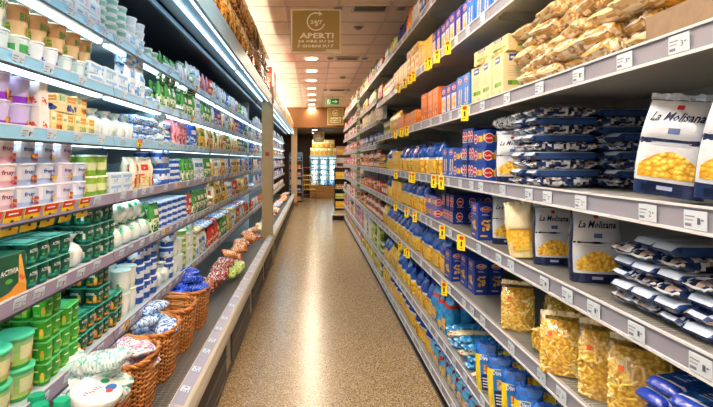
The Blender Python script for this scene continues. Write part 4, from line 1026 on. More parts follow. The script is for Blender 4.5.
# D: clear bags
one(clearbig[0], .955, 1.38, D, -40, RN['D']); one(clearbig[1], .955, 1.55, D, -36, RN['D'])
one(clearp[0], .905, 1.725, D, -25, RN['D'], rx=-.06)
one(clearp[1], 1.08, 1.75, D, -12, RN['D'], row='inner row'); one(clearp[2], 1.06, 1.98, D, -20, RN['D'], row='inner row'); one(clearp[0], 1.22, 1.85, D, 10, RN['D'], row='back row')
place(clearp[1], .905, 1.86, D + .055, radians(-75), RN['D'], '', 'over shelf edge', rx=radians(-86)) 
one(clearp[2], .94, 2.17, D, -22, RN['D'], rx=-.04)
one(clearp[0], 1.12, 2.12, D, -5, RN['D'], row='back row')
# blue and yellow packs piled beside the nearest clear bag
zz = D + .001
for k in range(6):
    for q, yy in enumerate((1.235, 1.14, 1.045)):
        place(bypack[(k + q) % 2], .985 + .014*((k + q) % 2) - .01, yy - .006*k, zz, radians(-84 + 7*(k % 2) + random.uniform(-3, 3)), RN['D'], 'bottom layer' if k == 0 else ('top layer' if k == 5 else '%s layer' % ordw(k)))
    zz += .0375
# E: near bags standing and packs lying
for i, (x, y, r) in enumerate(((.90, 2.42, -30), (.90, 2.25, -28), (.905, 2.10, -32), (.90, 1.95, -35), (.90, 1.80, -35), (.91, 1.65, -38))):
    one(divella[i % 2], x, y, E, r, RN['E'], ry=-.05)
    one(divella[(i+1) % 2], x + .15, y + .04, E, r + 8, RN['E'], row='inner row')
for k in range(4):
    for i, yy in enumerate((2.58, 2.68, 2.78, 2.88, 2.98, 3.07)):
        if k == 3 and i in (0, 5): continue
        place(random.choice(lbpack if (i + k) % 3 else [crpack]), 1.01 + random.uniform(-.02, .02), yy, E + .001 + .036*k, radians(-90 + random.uniform(-12, 12)), RN['E'], ('bottom layer', 'second layer', 'third layer', 'top layer')[k])
# A: beige pile
zz = A + .001
for k in range(5):
    yy = 1.30 + .03*(k % 2)
    while yy < 2.12:
        p = random.choice(beige if k != 2 and k != 4 else gold + beige[:1])
        place(p, 1.02 + random.uniform(-.02, .03), yy + .03, zz, radians(-90 + random.uniform(-14, 14)), RN['A'], 'bottom layer' if k == 0 else ('top layer' if k == 4 else '%s layer' % ordw(k)), rx=random.uniform(-.05, .05))
        yy += p.w*.97
    zz += .058
# display tray near the camera on shelf A
t = empty('display_tray', (1.085, 1.07, A)); wd = attr_mat('worn_brown_board', .6, .3, .4, 30, var=.25)
for nm, b_ in (('side_board', (-.20, -.185, -.19, .19, 0, .085)), ('side_board', (.185, .20, -.19, .19, 0, .085)), ('end_board', (-.185, .185, -.19, -.175, 0, .085)), ('end_board', (-.185, .185, .175, .19, 0, .085)), ('base_board', (-.185, .185, -.175, .175, 0, .01))):
    obj(nm, bmesh_box(nm, *b_, wd, '#8d7a62', .001), t)
tag(t, 'grey-brown board display tray at the near end of the sixth right shelf', 'tray')
for i, (x, y) in enumerate(((1.085, .975), (1.085, 1.15))):
    one(gold[0] if i else pz, x, y, A + .012, 90 if i else 0, 'display tray on sixth right shelf')
one(pz, 1.07, 1.07, A + .075, 85, 'display tray on sixth right shelf', layer='top layer')

# ---- right shelves, far part
farz = {'F': .13, 'E': .42, 'D': .825, 'C': 1.175, 'B': 1.49, 'A': 1.80, 'G': 2.12, 'H': 2.40, 'I': 2.745}
pal1 = {'F': [greenbox, limebox, bagY[0]], 'E': [greenjar, limebox, whitebox], 'D': [redjar, redjar2, can], 'C': [redjar, can, redbox], 'B': [redjar2, olivejar, can, redjar], 'A': [greenjar, bluebox, olivejar], 'G': [whitebox, bagY[0], cream], 'H': [bagY[1], redbox, limebox], 'I': [bot_oil, redbox, bluebox, bot_y]}
pal2 = {k: [pinkbox, mauve, redbox, whitebox, redjar2, can, olivejar] for k in farz}
pal2['I'] = [bot_w, pinkbox, redbox, bot_oil]; pal2['F'] = [limebox, pinkbox, can, bot_oil]
gaph = sorted(farz.items(), key=lambda q: q[1])
for i, (k, z) in enumerate(gaph):
    room = (gaph[i+1][1] - z - .06) if i + 1 < len(gaph) else .5
    for pal, a, b_ in ((pal1, 5.96, 8.3), (pal2, 8.3, 13.0)):
        ps = [p for p in pal[k] if p.h < room] or [can]
        st = max(1, min(2, int(room / max(p.h for p in ps))))
        fill('R', k, z, a, [(ps, b_, st, 1, {'gap': .006, 'skip': .03})])
# strip of hanging packets on the upright at the change of section
t = empty('clip_strip', (.825, 8.25, .9)); m = MB(); m.box(-.006, .006, -.012, .012, 0, 1.9, C('#d8d8d2')); obj('strip', m.mesh('strip', 'metal'), t)
hp = flat_pack('', .09, .13, ('#6a8a4a', '#8aa86a', '#c9d0a0', '#4a6a34'), 41)
for k in range(13): obj('packet', hp.body, t, (-.02, 0, .03 + .143*k), (0, 0, -pi/3))
tag(t, 'vertical strip of greenish hanging packets on the right gondola upright', 'clip strip')

# ---- prototypes, left side
PUR = ['#f0c030', '#e8902a', '#f6d860']
fruyo = pot('white and violet yoghurt pot', .047, .055, .071, [(.3, '#d9d3ee'), (.45, '#f0eef6'), (1, '#f4f4fa')], '#eceaf6', 'fruyo', '#3b2a78', fruit=[C('#f0c030'), C('#e8902a'), C('#f4dc80')], face=('#e2d8f0', .35, .92), sq=.8, plural='white and violet yoghurt pots')
fruyo2 = pot('white and blue yoghurt pot', .047, .055, .071, [(.3, '#a9c0ea'), (.45, '#eef2fa'), (1, '#f4f6fa')], '#e6eefa', 'fruyo', '#2a3f9a', fruit=[C('#3a4aa8'), C('#d84a3a'), C('#f0c030')], face=('#d2def4', .3, .92), sq=.8, plural='white and blue yoghurt pots')
fruyo3 = pot('white and pink yoghurt pot', .047, .055, .071, [(.3, '#e6b8c8'), (.45, '#f6eef2'), (1, '#faf4f6')], '#f6eaf0', 'fruyo', '#7a2a58', fruit=[C('#e05a6a'), C('#f0b0a0'), C('#c83a4a')], face=('#f2dce4', .3, .92), sq=.8, plural='white and pink yoghurt pots')
purple = pot('purple-based yoghurt pot', .043, .053, .083, [(.28, '#8a3ac0'), (.95, '#c9bdea'), (1, '#efeafa')], '#b9b6d8', None, fruit=[C('#e8902a'), C('#c9701c'), C('#f0b040')], plural='purple-based yoghurt pots')
orangep = pot('orange yoghurt pot', .042, .051, .083, [(.3, '#e8902a'), (.95, '#f4d27a'), (1, '#f6e6b8')], '#efe2c4', None, fruit=[C('#c95a1c'), C('#f0a030')], plural='orange yoghurt pots')
redsq = mk_box('yoghurt_carton', 'yoghurt carton', 'white and red carton', .055, .055, .087, '#f4efe6', draw_simple('#f4efe6', ('#e0452e', '#f06a4a', '#f6d2b8'), None), plural='white and red cartons')
bio_cup = pot('large cream organic cup', .043, .058, .11, [(.1, '#d8e0d0'), (.9, '#efeede'), (1, '#f6f4ea')], '#e9e6d2', 'BIO', '#3a8a2a', fruit=[C('#7aa8d8'), C('#8ac04a'), C('#e8c8a0')], plural='large cream organic cups', name='organic_cup', cat='yoghurt cup')
clear_cup = pot('clear frosted cup', .038, .048, .075, [(.9, '#c8dcdc'), (1, '#e6f4f4')], '#eef8f8', None, fruit=[C('#9ad0a8'), C('#e6f0f0')], face=('#dcebe8', .2, .8), plural='clear frosted cups', name='frosted_cup', cat='yoghurt cup')
green_cup = pot('green-label white cup', .034, .043, .075, [(.9, '#dce9dc'), (1, '#f0f6f0')], '#eef6f0', None, fruit=[C('#2f9a4a'), C('#4ab45a')], face=('#4aa85a', .25, .7), plural='green-label white cups', name='green_cup', cat='yoghurt cup')
brown_cup = pot('tan organic cup', .040, .052, .10, [(.5, '#d8b88a'), (1, '#b98a5a')], '#e0d0b0', 'BIO', '#3a7a2a', fruit=[C('#e0a03a'), C('#a05a2a'), C('#6aa03a')], plural='tan organic cups', name='organic_cup', cat='yoghurt cup')
blue_cup = pot('white cup with blue berries', .034, .042, .08, [(.9, '#e9eef2'), (1, '#ffffff')], '#f6f8fa', None, fruit=[C('#2a4aa0'), C('#3a5ab8')], plural='white cups with blue berries', cat='yoghurt cup')
def draw_bio(cols, header='#e8902a'):
    def dr(F, w, d, h):
        for k in 'FRL':
            f = F[k]; W = w if k == 'F' else d
            f.rect(0, W*.42, h*.5, h, C('#e6efc4'), 1); f.text('BIO', W*.06, W*.36, h*.6, C('#3f9a2e'), 2)
            f.rect(W*.48, W*.92, h*.62, h*.9, C(header), 1); f.rect(W*.5, W*.85, h*.72, h*.77, C('#fbe6b8'), 2)
            f.blobs(W*.35, W*.97, h*.04, h*.52, [C(c) for c in cols], 18, h*.11, 2)
    return dr
bio_box = mk_box('organic_yoghurt_carton', 'yoghurt carton', 'cream organic berry carton', .155, .075, .07, '#eedfa6', draw_bio(('#3a4a9a', '#5a6ac0', '#2a3480')), plural='cream organic berry cartons')
bio_box2 = mk_box('organic_yoghurt_carton', 'yoghurt carton', 'cream organic peach carton', .085, .075, .078, '#f0d690', draw_bio(('#e8902a', '#f0b04a', '#c84a2a')), plural='cream organic peach cartons')
bio_box3 = mk_box('organic_yoghurt_carton', 'yoghurt carton', 'cream organic apple carton', .085, .075, .078, '#e9dc9a', draw_bio(('#8ab04a', '#c9d88a', '#9a8aa0')), plural='cream organic apple cartons')
act = multipack('dark green yoghurt multipack', '#0d5a48', '#0f6650', '#0c5242', '#7ed6c2', fruit=('#2a9a8a', '#e9e2d2'), plural='dark green yoghurt multipacks')
act2 = multipack('dark green multipack with orange', '#0d5a48', '#0f6650', '#12503a', '#4ac0a4', fruit=('#e8902a', '#f0c04a', '#c9501e'), plural='dark green multipacks with orange')
act3 = multipack('bright green yoghurt multipack', '#2f9a24', '#3aae2a', '#2f9426', '#5ad07a', text='', fruit=('#8ac03a', '#e0b83a', '#f0a030'), plural='bright green yoghurt multipacks') if 0 else None
act3 = multipack('bright green yoghurt multipack', '#2f8e1e', '#48ae2c', '#3a9e26', '#5ad08a', text='', fruit=('#8ad04a', '#f0b03a'), w=.13, d=.13, plural='bright green yoghurt multipacks')
big_tub = pot('large green fruit yoghurt tub', .050, .062, .10, [(.12, '#3aa04a'), (.55, '#b8d878'), (.9, '#9ad08a'), (1, '#6ac080')], '#52c89a', None, fruit=[C('#f0c83a'), C('#e8a02a'), C('#e05a3a')], face=('#e9e8b8', .3, .78), lidh=.008, plural='large green fruit yoghurt tubs', name='yoghurt_tub', cat='yoghurt tub', lidmat='pot')
white_tub = pot('white tub with green leaves', .042, .050, .11, [(.2, '#dfeee4'), (.9, '#eef6ee'), (1, '#f8fcf8')], '#d8f0e0', None, fruit=[C('#3aa04a'), C('#6ac06a')], face=('#f4faf4', .25, .85), lidh=.007, plural='white tubs with green leaves', name='yoghurt_tub', cat='tub', lidmat='pot')
blue_tub = pot('blue and white tub', .042, .048, .10, [(.35, '#2a5ab0'), (.6, '#e8eef8'), (1, '#2f62bc')], '#dfe8f6', None, fruit=[C('#f0c83a'), C('#2a4a9a')], face=('#e6eef8', .4, .75), lidh=.007, plural='blue and white tubs', name='spread_tub', cat='tub', lidmat='pot')
green_can = pot('green-labelled container', .040, .044, .085, [(.3, '#7aa83a'), (.7, '#dfe6b0'), (1, '#9ac04a')], '#dfeecb', None, fruit=[C('#f0e6a0'), C('#5a9a2a'), C('#e0d060')], plural='green-labelled containers', lidh=.007, name='container', cat='tub', lidmat='pot')
round_b = tub('flat round blue cheese tub', .055, .042, '#e6eef8', '#dbe8f6', '#2a62c0', plural='flat round blue cheese tubs', name='cheese_tub', cat='cheese tub')
round_w = tub('flat round white cheese tub', .055, .04, '#f2f6f6', '#e9f4f4', '#8ccabc', plural='flat round white cheese tubs', name='cheese_tub', cat='cheese tub')
round_g = tub('round tub with green lid', .06, .05, '#dff0e2', '#2fae6a', '#e8f4e4', plural='round tubs with green lids', name='cheese_tub', cat='cheese tub')
white_oval = tub('white ricotta tub', .062, .046, '#eef4f6', '#f6fafb', '#dce8ee', plural='white ricotta tubs', name='ricotta_tub', cat='cheese tub')
white_sq = mk_box('dessert_carton', 'carton', 'white and blue dessert carton', .115, .08, .055, '#e3f0f6', lambda F, w, d, h: [ (F[k].rect(w*.1 if k=='F' else d*.1, (w if k=='F' else d)*.62, h*.25, h*.75, C('#bcd4e8'), 1), F[k].rect((w if k=='F' else d)*.16, (w if k=='F' else d)*.5, h*.42, h*.58, C('#3a5a9a'), 2), F[k].rect((w if k=='F' else d)*.7, (w if k=='F' else d)*.92, h*.2, h*.8, C('#e8b8c4'), 1)) for k in 'FRL'], plural='white and blue dessert cartons')
carton_w = mk_box('cheese_carton', 'carton', 'white and pale blue carton', .13, .09, .05, '#e6f2f8', draw_simple('#9cc4e4', ('#c4dcec', '#e8f2f8', '#7aaad0'), None), plural='white and pale blue cartons')
def mozz(desc, cols, w=.12, d=.10, h=.13, seed=1, kn=True):
    rnd = random.Random(seed); m = MB(); cc = [C(c) for c in cols]; N = 14; R = []; v = []
    prof = [(.55, 0), (.92, .1), (1, .3), (.95, .5), (.7, .66), (.3, .76), (.2, .8), (.42, .9), (.6, 1)]
    for r, z in prof:
        for k in range(N):
            a = 2*pi*k/N; rr = r*(1 + rnd.uniform(-.1, .1)); v.append((cos(a)*rr*w/2, sin(a)*rr*d/2, z*h))
    f = []; fc = []
    for b in range(len(prof)-1):
        for k in range(N): f.append((b*N+k, b*N+(k+1) % N, (b+1)*N+(k+1) % N, (b+1)*N+k)); fc.append(rnd.choice(cc))
    m.add(v, f, fc, True); m.add([v[k] for k in range(N)][::-1], [tuple(range(N))], cc[0])
    k_ = MB(); k_.lathe([(w*.13, 0), (w*.15, .008), (w*.13, .016)], 10, cols=cc[-1] if kn else cc[0], z0=h*.75)
    return Proto('mozzarella_bag', 'cheese bag', desc, (w, d, h), m.mesh('mozzarella_bag', 'film'), [('tie', k_.mesh('tie', 'pot'))], desc.replace('bag', 'bags'))
mozg = mozz('knotted green-white cheese bag', ('#e9f4ee', '#dff0e6', '#f4faf6', '#e9f4ee', '#3abf7a'), seed=1)
mozb = mozz('knotted pale blue cheese bag', ('#d8ecf4', '#a9cfe8', '#eef6fa', '#4a8ad0'), seed=2)
mozw = mozz('knotted clear white bag', ('#e9f0ee', '#dfe9e6', '#f4f6f2', '#c8dcd4'), seed=3)
def fp(desc, cols, w=.125, h=.18, s=1, d=.04, name='food_pack'): return flat_pack(desc, w, h, cols, s, d, plural=desc.replace('pack', 'packs'), name=name)
pk_yel = fp('yellow cheese pack', ('#f0d27a', '#f2c94a', '#e8b83a', '#f6e2a0', '#3a8a4a'), s=51, name='cheese_pack')
pk_grn = fp('green herb pack', ('#4aa04a', '#8ac06a', '#cfe6a8', '#2f7a34', '#f4f4e0'), s=52)
pk_red = fp('red sliced meat pack', ('#d8402e', '#e87a5a', '#f2b8a0', '#b82a24', '#f6e8d8'), s=53, name='meat_pack')
pk_pink = fp('pink ham pack', ('#e8a0b0', '#f0c0c4', '#e08a94', '#f8e2e0', '#b83a5a'), s=54, name='meat_pack')
pk_blu = fp('blue cheese pack', ('#2a62c8', '#4a86dc', '#a8caf0', '#1d4aa0', '#f0f6fc'), s=55, name='dairy_pack')
pk_wht = fp('white cheese pack', ('#f0f6f8', '#dcebf2', '#b8d6e6', '#ffffff', '#5a9ad0'), s=56, name='dairy_pack')
pk_crm = fp('cream cheese pack', ('#f4ecd0', '#e9dcae', '#f0e2b8', '#d8c07a', '#c8402e'), s=57, name='cheese_pack')
pk_brn = fp('brown salami pack', ('#8a4a34', '#a8604a', '#c98a6a', '#6a3426', '#e8d2b0'), s=58, name='meat_pack')
pk_pur = fp('violet and white pack', ('#6a4ab0', '#c9bde6', '#efe9f6', '#8a6ac8', '#f0c040'), s=59)
pk_org = fp('orange snack pack', ('#e8822a', '#f0a84a', '#f6cf8a', '#c95a1e', '#f8f0d8'), s=60, name='snack_pack')
tall_g = bottle('small white bottle with pink cap', .024, .15, '#f2f4f0', '#e06a94', '#d8eec8', plural='small white bottles with pink caps', neck=.6)
tall_w = bottle('small white drink bottle', .024, .13, '#eef4f6', '#4ab06a', '#f0d8e0', plural='small white drink bottles', neck=.6)
milk = bottle('white milk bottle with green cap', .042, .40, '#eef2ee', '#17a37a', '#dff0e8', plural='white milk bottles with green caps', neck=.5, capr=.026)
wrap = lambda d_, cols, s, w=.17, dd=.12, h=.05, wr=.008: mk_pillow('wrapped_cheese', 'cheese pack', d_, w, dd, h, [C(c) for c in cols], seed=s, wr=wr, plural=d_ + 's')
wr_blue = [wrap('crinkled blue and white pack', ('#2a6ad0', '#7ab4ec', '#eef6fc', '#c4def4', '#f4f8fb'), s) for s in (61, 62)]
wr_red = [wrap('crinkled red and white pack', ('#c9382c', '#e8e2d8', '#a82a22', '#e8a08a', '#5a2a20'), s) for s in (63, 64)]
wr_org = wrap('orange snack sausage pack', ('#e8862c', '#f0b050', '#c9581e', '#f6dca8', '#d84a2a'), 65)
wr_lime = wrap('lime green snack pack', ('#b8d82e', '#d8e86a', '#8ab824', '#f0f4b0'), 66)
wr_dark = wrap('dark red salami pack', ('#7a2a22', '#9a4434', '#c8785a', '#5a1c18', '#e8c8b0'), 67)
wr_teal = [wrap('white and aqua crumpled cheese bag', ('#dff2f0', '#a8ddd8', '#f4faf8', '#7ac8c0', '#ffffff', '#e6f4f2'), s, .20, .15, .07, .014) for s in (68, 69)]
wr_deep = wrap('deep blue shiny pack', ('#1538c0', '#2a5ae0', '#1a2ea0', '#6a9af0', '#1538c0'), 70)
yel_tray = wrap('yellow wrapped cheese tray', ('#f0d890', '#e8c45a', '#f8eec8', '#dcb040', '#f4f0e0'), 71)

# large sleeve of pots hiding the nearest multipacks
def big_sleeve():
    w, d, h = .14, .075, .138; m = MB(); m.box(-w/2, w/2, -d/2, d/2, 0, h, C('#17583f'), .002)
    F = frames(m, w, d, h)
    for k in 'FRL':
        f = F[k]; W = w if k == 'F' else d
        f.poly([(0, 0), (W, 0), (W, h*.2), (W*.7, h*.3), (W*.35, h*.14), (0, h*.1)], C('#e8982a'), 1); f.poly([(W*.72, h*.95), (W*.8, h*.95), (W, h*.2), (W*.7, h*.3)], C('#f0b64a'), 1.5)
        f.text('ACTIVIA', W*.06, W*.7, h*.55, WHT, 2); f.oval(W*.35, h*.4, W*.13, h*.06, C('#4aa02e'), 2); f.blobs(W*.7, W*.95, h*.25, h*.5, [C('#e06a4a'), C('#f0b09a')], 4, W*.06, 3)
    return Proto('yoghurt_multipack', 'yoghurt pack', 'tall green sleeve of yoghurt pots', (w, d, h), m.mesh('yoghurt_multipack', 'pack'), [], 'tall green sleeves of yoghurt pots')
bs = big_sleeve()


def LFill(k, y, segs): fill('L', k, ZL[k], y, segs)
LFill(6, 1.55, [(white_sq, 2.2, 5, 1), (round_w, 2.5, 5, 1), (white_oval, 2.75, 4, 1), (round_w, 3.0, 2, 1), ([pk_wht, carton_w, pk_crm], 3.5, 1, 2, {'jit': .3}), ([pk_wht, tall_w, pk_blu], 4.0, 1, 2, {'jit': .3}), ([pk_yel, pk_red, pk_pink, pk_grn, pk_wht], 4.9, 1, 1, {'jit': .3}), ([tall_g, tall_w, pk_wht, pk_pink, pk_blu], 6.2, 1, 2, {'jit': .3}), ([tall_g, pk_grn, pk_wht, pk_crm], 7.15, 1, 1)])
LFill(5, 1.20, [(purple, 1.42, 1, 1), (clear_cup, 1.60, 1, 2), (green_cup, 1.68, 1, 2), (blue_cup, 1.87, 1, 2), (clear_cup, 2.12, 1, 2), (carton_w, 2.45, 2, 2), ([wr_blue[0], pk_wht, pk_pink], 2.75, 2, 2), ([wr_blue[1], pk_blu, pk_wht, pk_pink, pk_grn, wr_teal[0]], 4.2, (1, 2), 2, {'jit': .4}), ([pk_blu, pk_wht, pk_pur, pk_grn, pk_crm], 7.15, 1, 2, {'jit': .3})])
# upper cups of the fifth shelf stand on the lower ones
fill('L', 5, ZL[5] + .082, 1.42, [(bio_cup, 1.62, 1, 1), (brown_cup, 2.1, 1, 1)])
LFill(4, 1.20, [(orangep, 1.50, 1, 2), (purple, 1.69, 2, 2), (redsq, 1.76, 2, 1), (bio_box2, 1.86, 1, 2), (bio_box3, 2.14, 1, 2), (mozw, 2.62, 1, 2, {'jit': .6}), ([wr_blue[0], wr_blue[1], wr_teal[1]], 3.3, 3, 1, {'jit': .3}), ([pk_pink, pk_wht, pk_blu], 3.9, 1, 2, {'jit': .4}), ([pk_yel, pk_grn, pk_crm], 5.6, 1, 2, {'jit': .35}), ([pk_yel, pk_crm, pk_blu, pk_grn], 7.15, 1, 2, {'jit': .3})])
fill('L', 4, ZL[4] + .08, 1.77, [(bio_box, 1.95, 1, 1), (bio_box2, 2.08, 1, 1)])
LFill(3, 1.20, [(fruyo, 1.50, 3, 1), (fruyo3, 1.62, 3, 1), (fruyo2, 1.82, 3, 1), (fruyo, 1.95, 3, 1), (fruyo2, 2.05, 2, 1), (green_can, 2.32, 2, 2), (carton_w, 2.5, 2, 2), ([pk_grn, pk_yel, wr_blue[0], pk_crm, pk_red], 3.1, 1, 2, {'jit': .4}), ([round_b, blue_tub], 3.55, (3, 4), 2), ([pk_yel, pk_crm, pk_grn, pk_wht], 5.2, 1, 2, {'jit': .35}), ([pk_blu, pk_yel, pk_wht, pk_crm], 7.15, 1, 2, {'jit': .3})])
LFill(2, 1.20, [(act2, 1.36, 2, 2), (None, 1.45, 0, 0), (bs, 1.62, 1, 1), (act, 1.92, 2, 2, {'jit': .1}), (mozw, 2.0, 1, 1), (act, 2.30, (2, 3), 2, {'jit': .12}), (mozg, 2.85, 1, 2, {'jit': .7}), (pk_grn, 3.0, 1, 2), (round_b, 3.65, 4, 2), (pk_red, 3.9, 1, 1), ([pk_crm, pk_grn, pk_yel, yel_tray], 5.4, (1, 2), 2, {'jit': .35}), ([pk_crm, pk_yel, pk_red, pk_wht, yel_tray], 7.15, 1, 2, {'jit': .3})])
fill('L', 2, ZL[2] + .125, 2.34, [(mozg, 2.72, 1, 1, {'jit': .7})])
LFill(1, 1.15, [(big_tub, 1.70, 2, 2), (act3, 2.02, (2, 4), 2, {'jit': .12}), (act2, 2.42, (2, 4), 2, {'jit': .12}), (white_tub, 2.70, 2, 2), (blue_tub, 3.0, 3, 2), (mozw, 3.2, 1, 2), (blue_tub, 3.4, 3, 1), ([green_can, white_tub], 4.0, (2, 3), 2), ([pk_brn, pk_crm, pk_wht], 4.4, 1, 2, {'jit': .3}), (pk_red, 4.9, 1, 2, {'jit': .3}), ([pk_crm, pk_grn, pk_yel, pk_wht], 6.1, 1, 2, {'jit': .3}), ([pk_wht, pk_org, pk_red], 7.15, 1, 2, {'jit': .3})])
fill('L', 1, ZL[1] + .185, 3.95, [([wr_blue[1], wr_red[0], yel_tray], 6.9, 1, 1, {'jit': .3, 'skip': .3})])
# ---- second run of cases, beyond the post
palL2 = {1: [pk_org, pk_red, pk_wht, pk_crm], 2: [pk_blu, pk_wht, wr_blue[0], pk_pur], 3: [pk_pur, pk_wht, pk_blu, pk_brn], 4: [pk_blu, pk_wht, pk_crm], 5: [pk_wht, pk_blu, tall_w], 6: [pk_wht, carton_w, tall_w]}
for k in ZL: fill('L', k, ZL[k], 7.45, [(palL2[k], 16.0, 1, 1, {'gap': .01, 'skip': .05})])
# ---- packages standing on the canopies
brownb = bag_any('coffee_bag', 'snack bag', 'gold and brown snack bag', .13, .09, .30, [(.5, [C('#c98a34'), C('#8a5a2c'), C('#e0b45a'), C('#5a3a24')]), (1, [C('#7a5230'), C('#c9a050'), C('#e6c880')])], ('#f0dca0', '#d8962a', '#8a4a24', '#f0c460'), seed=71, plural='gold and brown snack bags')
redc = rbox('tall red-orange carton', .15, .10, .50, '#dc4a26', '#f0a07a', ('#b8341c', '#f0823a', '#f6c49a'))
pinkc = bag_any('snack_bag', 'snack bag', 'pink and cream snack bag', .18, .12, .46, [(.5, [C('#e8a08a'), C('#f0c4b0'), C('#d8705a')]), (1, [C('#f2d6c4'), C('#e6b09a')])], ('#f6ead8', '#e88a6a', '#c8503a', '#f6d8b8'), seed=72, plural='pink and cream snack bags')
creamc = bag_any('snack_bag', 'snack bag', 'cream and orange snack bag', .18, .12, .42, [(.5, [C('#f0d8a0'), C('#e8b060'), C('#f6e8c8')]), (1, [C('#f6ecd2'), C('#ecc890')])], ('#faf2dc', '#e8a04a', '#f0c47a', '#d87a3a'), seed=73, plural='cream and orange snack bags')
LN['top'] = 'canopy of the left cases'
fill('L', 'top', 2.572, 2.7, [(brownb, 6.9, 2, 1, {'jit': .3})], xfront=-.62)
fill('L', 'top', 2.572, 7.5, [(redc, 8.6, 1, 1), (pinkc, 11.3, 1, 1), (creamc, 16.0, 1, 1)], xfront=-.62)

# ---- wicker baskets on the wire tray
def basket_proto(W=.335, Dp=.32, H=.28):
    body = MB(); wc = [C('#d08a48'), C('#b8702f'), C('#e0a562'), C('#c47c3a')]
    def ringpt(a, z, off=0):
        c, q = cos(a), sin(a); c = math.copysign(abs(c)**.55, c); q = math.copysign(abs(q)**.55, q)
        k = .80 + .20*(z/H)
        return (c*(W/2*k + off), q*(Dp/2*k + off), z)
    rnd = random.Random(4); NR = 24
    for r in range(NR):
        z = .008 + (H - .03)*r/(NR - 1); n = 56
        body.path([ringpt(2*pi*i/n, z + .002*sin(i*1.3), .0038*(1 if (i//2 + r) % 2 else -1)) for i in range(n)], .0058, rnd.choice(wc), 4, True)
    for i in range(28):
        a = 2*pi*(i + .25)/28; body.path([ringpt(a, z) for z in (.0, H*.33, H*.66, H - .01)], .005, C('#8a5220'), 4)
    base = MB(); n = 40; base.add([ringpt(2*pi*i/n, .006) for i in range(n)], [tuple(range(n))], C('#8a5424'))
    rim = MB(); n = 72
    for s_ in (0, 1):
        rim.path([(lambda p: (p[0], p[1], H - .008 + .006*cos(i*.9 + s_*pi)))(ringpt(2*pi*i/n, H - .006, .007*sin(i*.9 + s_*pi))) for i in range(n)], .0085, wc[s_], 5, True)
    return Proto('wicker_basket', 'basket', 'brown wicker basket', (W, Dp, H), body.mesh('wicker_basket', 'wicker'), [('basket_base', base.mesh('basket_base', 'wicker')), ('rim', rim.mesh('rim', 'wicker'))])
bk = basket_proto(); TZ = .403
BKY = [1.53, 1.90, 2.27, 2.65, 3.04, 3.45]
bl = ['wicker basket of milk bottles nearest the camera, at the lower left', 'wicker basket heaped with white cheese bags, second from the camera', 'wicker basket with red-banded white packs, third from the camera', 'wicker basket of blue and white packs, fourth from the camera', 'nearly empty wicker basket, fifth from the camera', 'farthest wicker basket, holding deep blue packs']
for y, l in zip(BKY, bl):
    o = place(bk, -.915, y, TZ, pi/2 + random.uniform(-.04, .04), '@' + l)
def heap(protos, y, z0, n, where, spread=.07, top=False):
    for i in range(n):
        place(random.choice(protos), -.905 + random.uniform(-spread, spread), y + random.uniform(-spread, spread), z0 + .045*(i//2), random.uniform(0, pi), where, ('lowest', 'middle', 'upper', 'top', 'top')[min(4, i//2)] + ' layer', rx=random.uniform(-.25, .25), ry=random.uniform(-.2, .2))
heap(wr_teal, BKY[1], TZ + .20, 7, 'second wicker basket', .09)
pinkw = wrap('white, pink and blue crumpled pack', ('#f4f0f4', '#e9d6e2', '#8ab4e0', '#ffffff', '#d87a94', '#f6f6fa'), 75, .18, .13, .05, .01)
heap([pinkw], BKY[2], TZ + .17, 6, 'third wicker basket', .07)
heap(wr_blue, BKY[3], TZ + .18, 7, 'fourth wicker basket', .07)
heap(wr_blue, BKY[4], TZ + .04, 2, 'fifth wicker basket', .05)
heap([wr_deep], BKY[5], TZ + .20, 7, 'sixth wicker basket', .07)
for i, (dx, dy) in enumerate(((.0, .03), (.09, .06), (.0, -.08), (.09, -.06), (-.09, -.03), (-.08, .09))):
    place(milk, -.875 + dx*.6, 1.50 + dy, TZ + .012, random.uniform(0, 3), 'first wicker basket')
# large ricotta tub with oval lid leaning on the second basket
def big_oval():
    m = MB(); m.lathe([(.085, 0), (.095, .05), (.105, .11)], 24, sy=.72, cols=[C('#eef2ea'), C('#f4f6f0')])
    l = MB(); l.lathe([(.112, 0), (.114, .012), (.108, .018)], 28, sy=.72, cols=C('#f2efe8'), z0=.108); f = Fr(l, (-.112, -.08, .1265), (1,0,0), (0,1,0))
    f.oval(.112, .08, .092, .064, C('#faf8f4'), 1, 24); f.oval(.165, .06, .03, .016, C('#2f72c4'), 2); f.oval(.18, .10, .022, .014, C('#1f9a5a'), 2.5); f.oval(.14, .05, .018, .01, C('#e04a3a'), 3)
    [f.oval(.045 + .014*i, .085 + .004*sin(i*1.7), .005, .009, C('#b987a4'), 3, 8) for i in range(7)]
    return Proto('ricotta_tub', 'cheese tub', 'large white oval cheese tub', (.224, .16, .127), m.mesh('ricotta_tub', 'pot'), [('lid', l.mesh('lid', 'pot'))])
bo = big_oval(); place(bo, -.83, 1.735, .60, radians(78), 'on the second wicker basket', rx=.35, ry=.12)
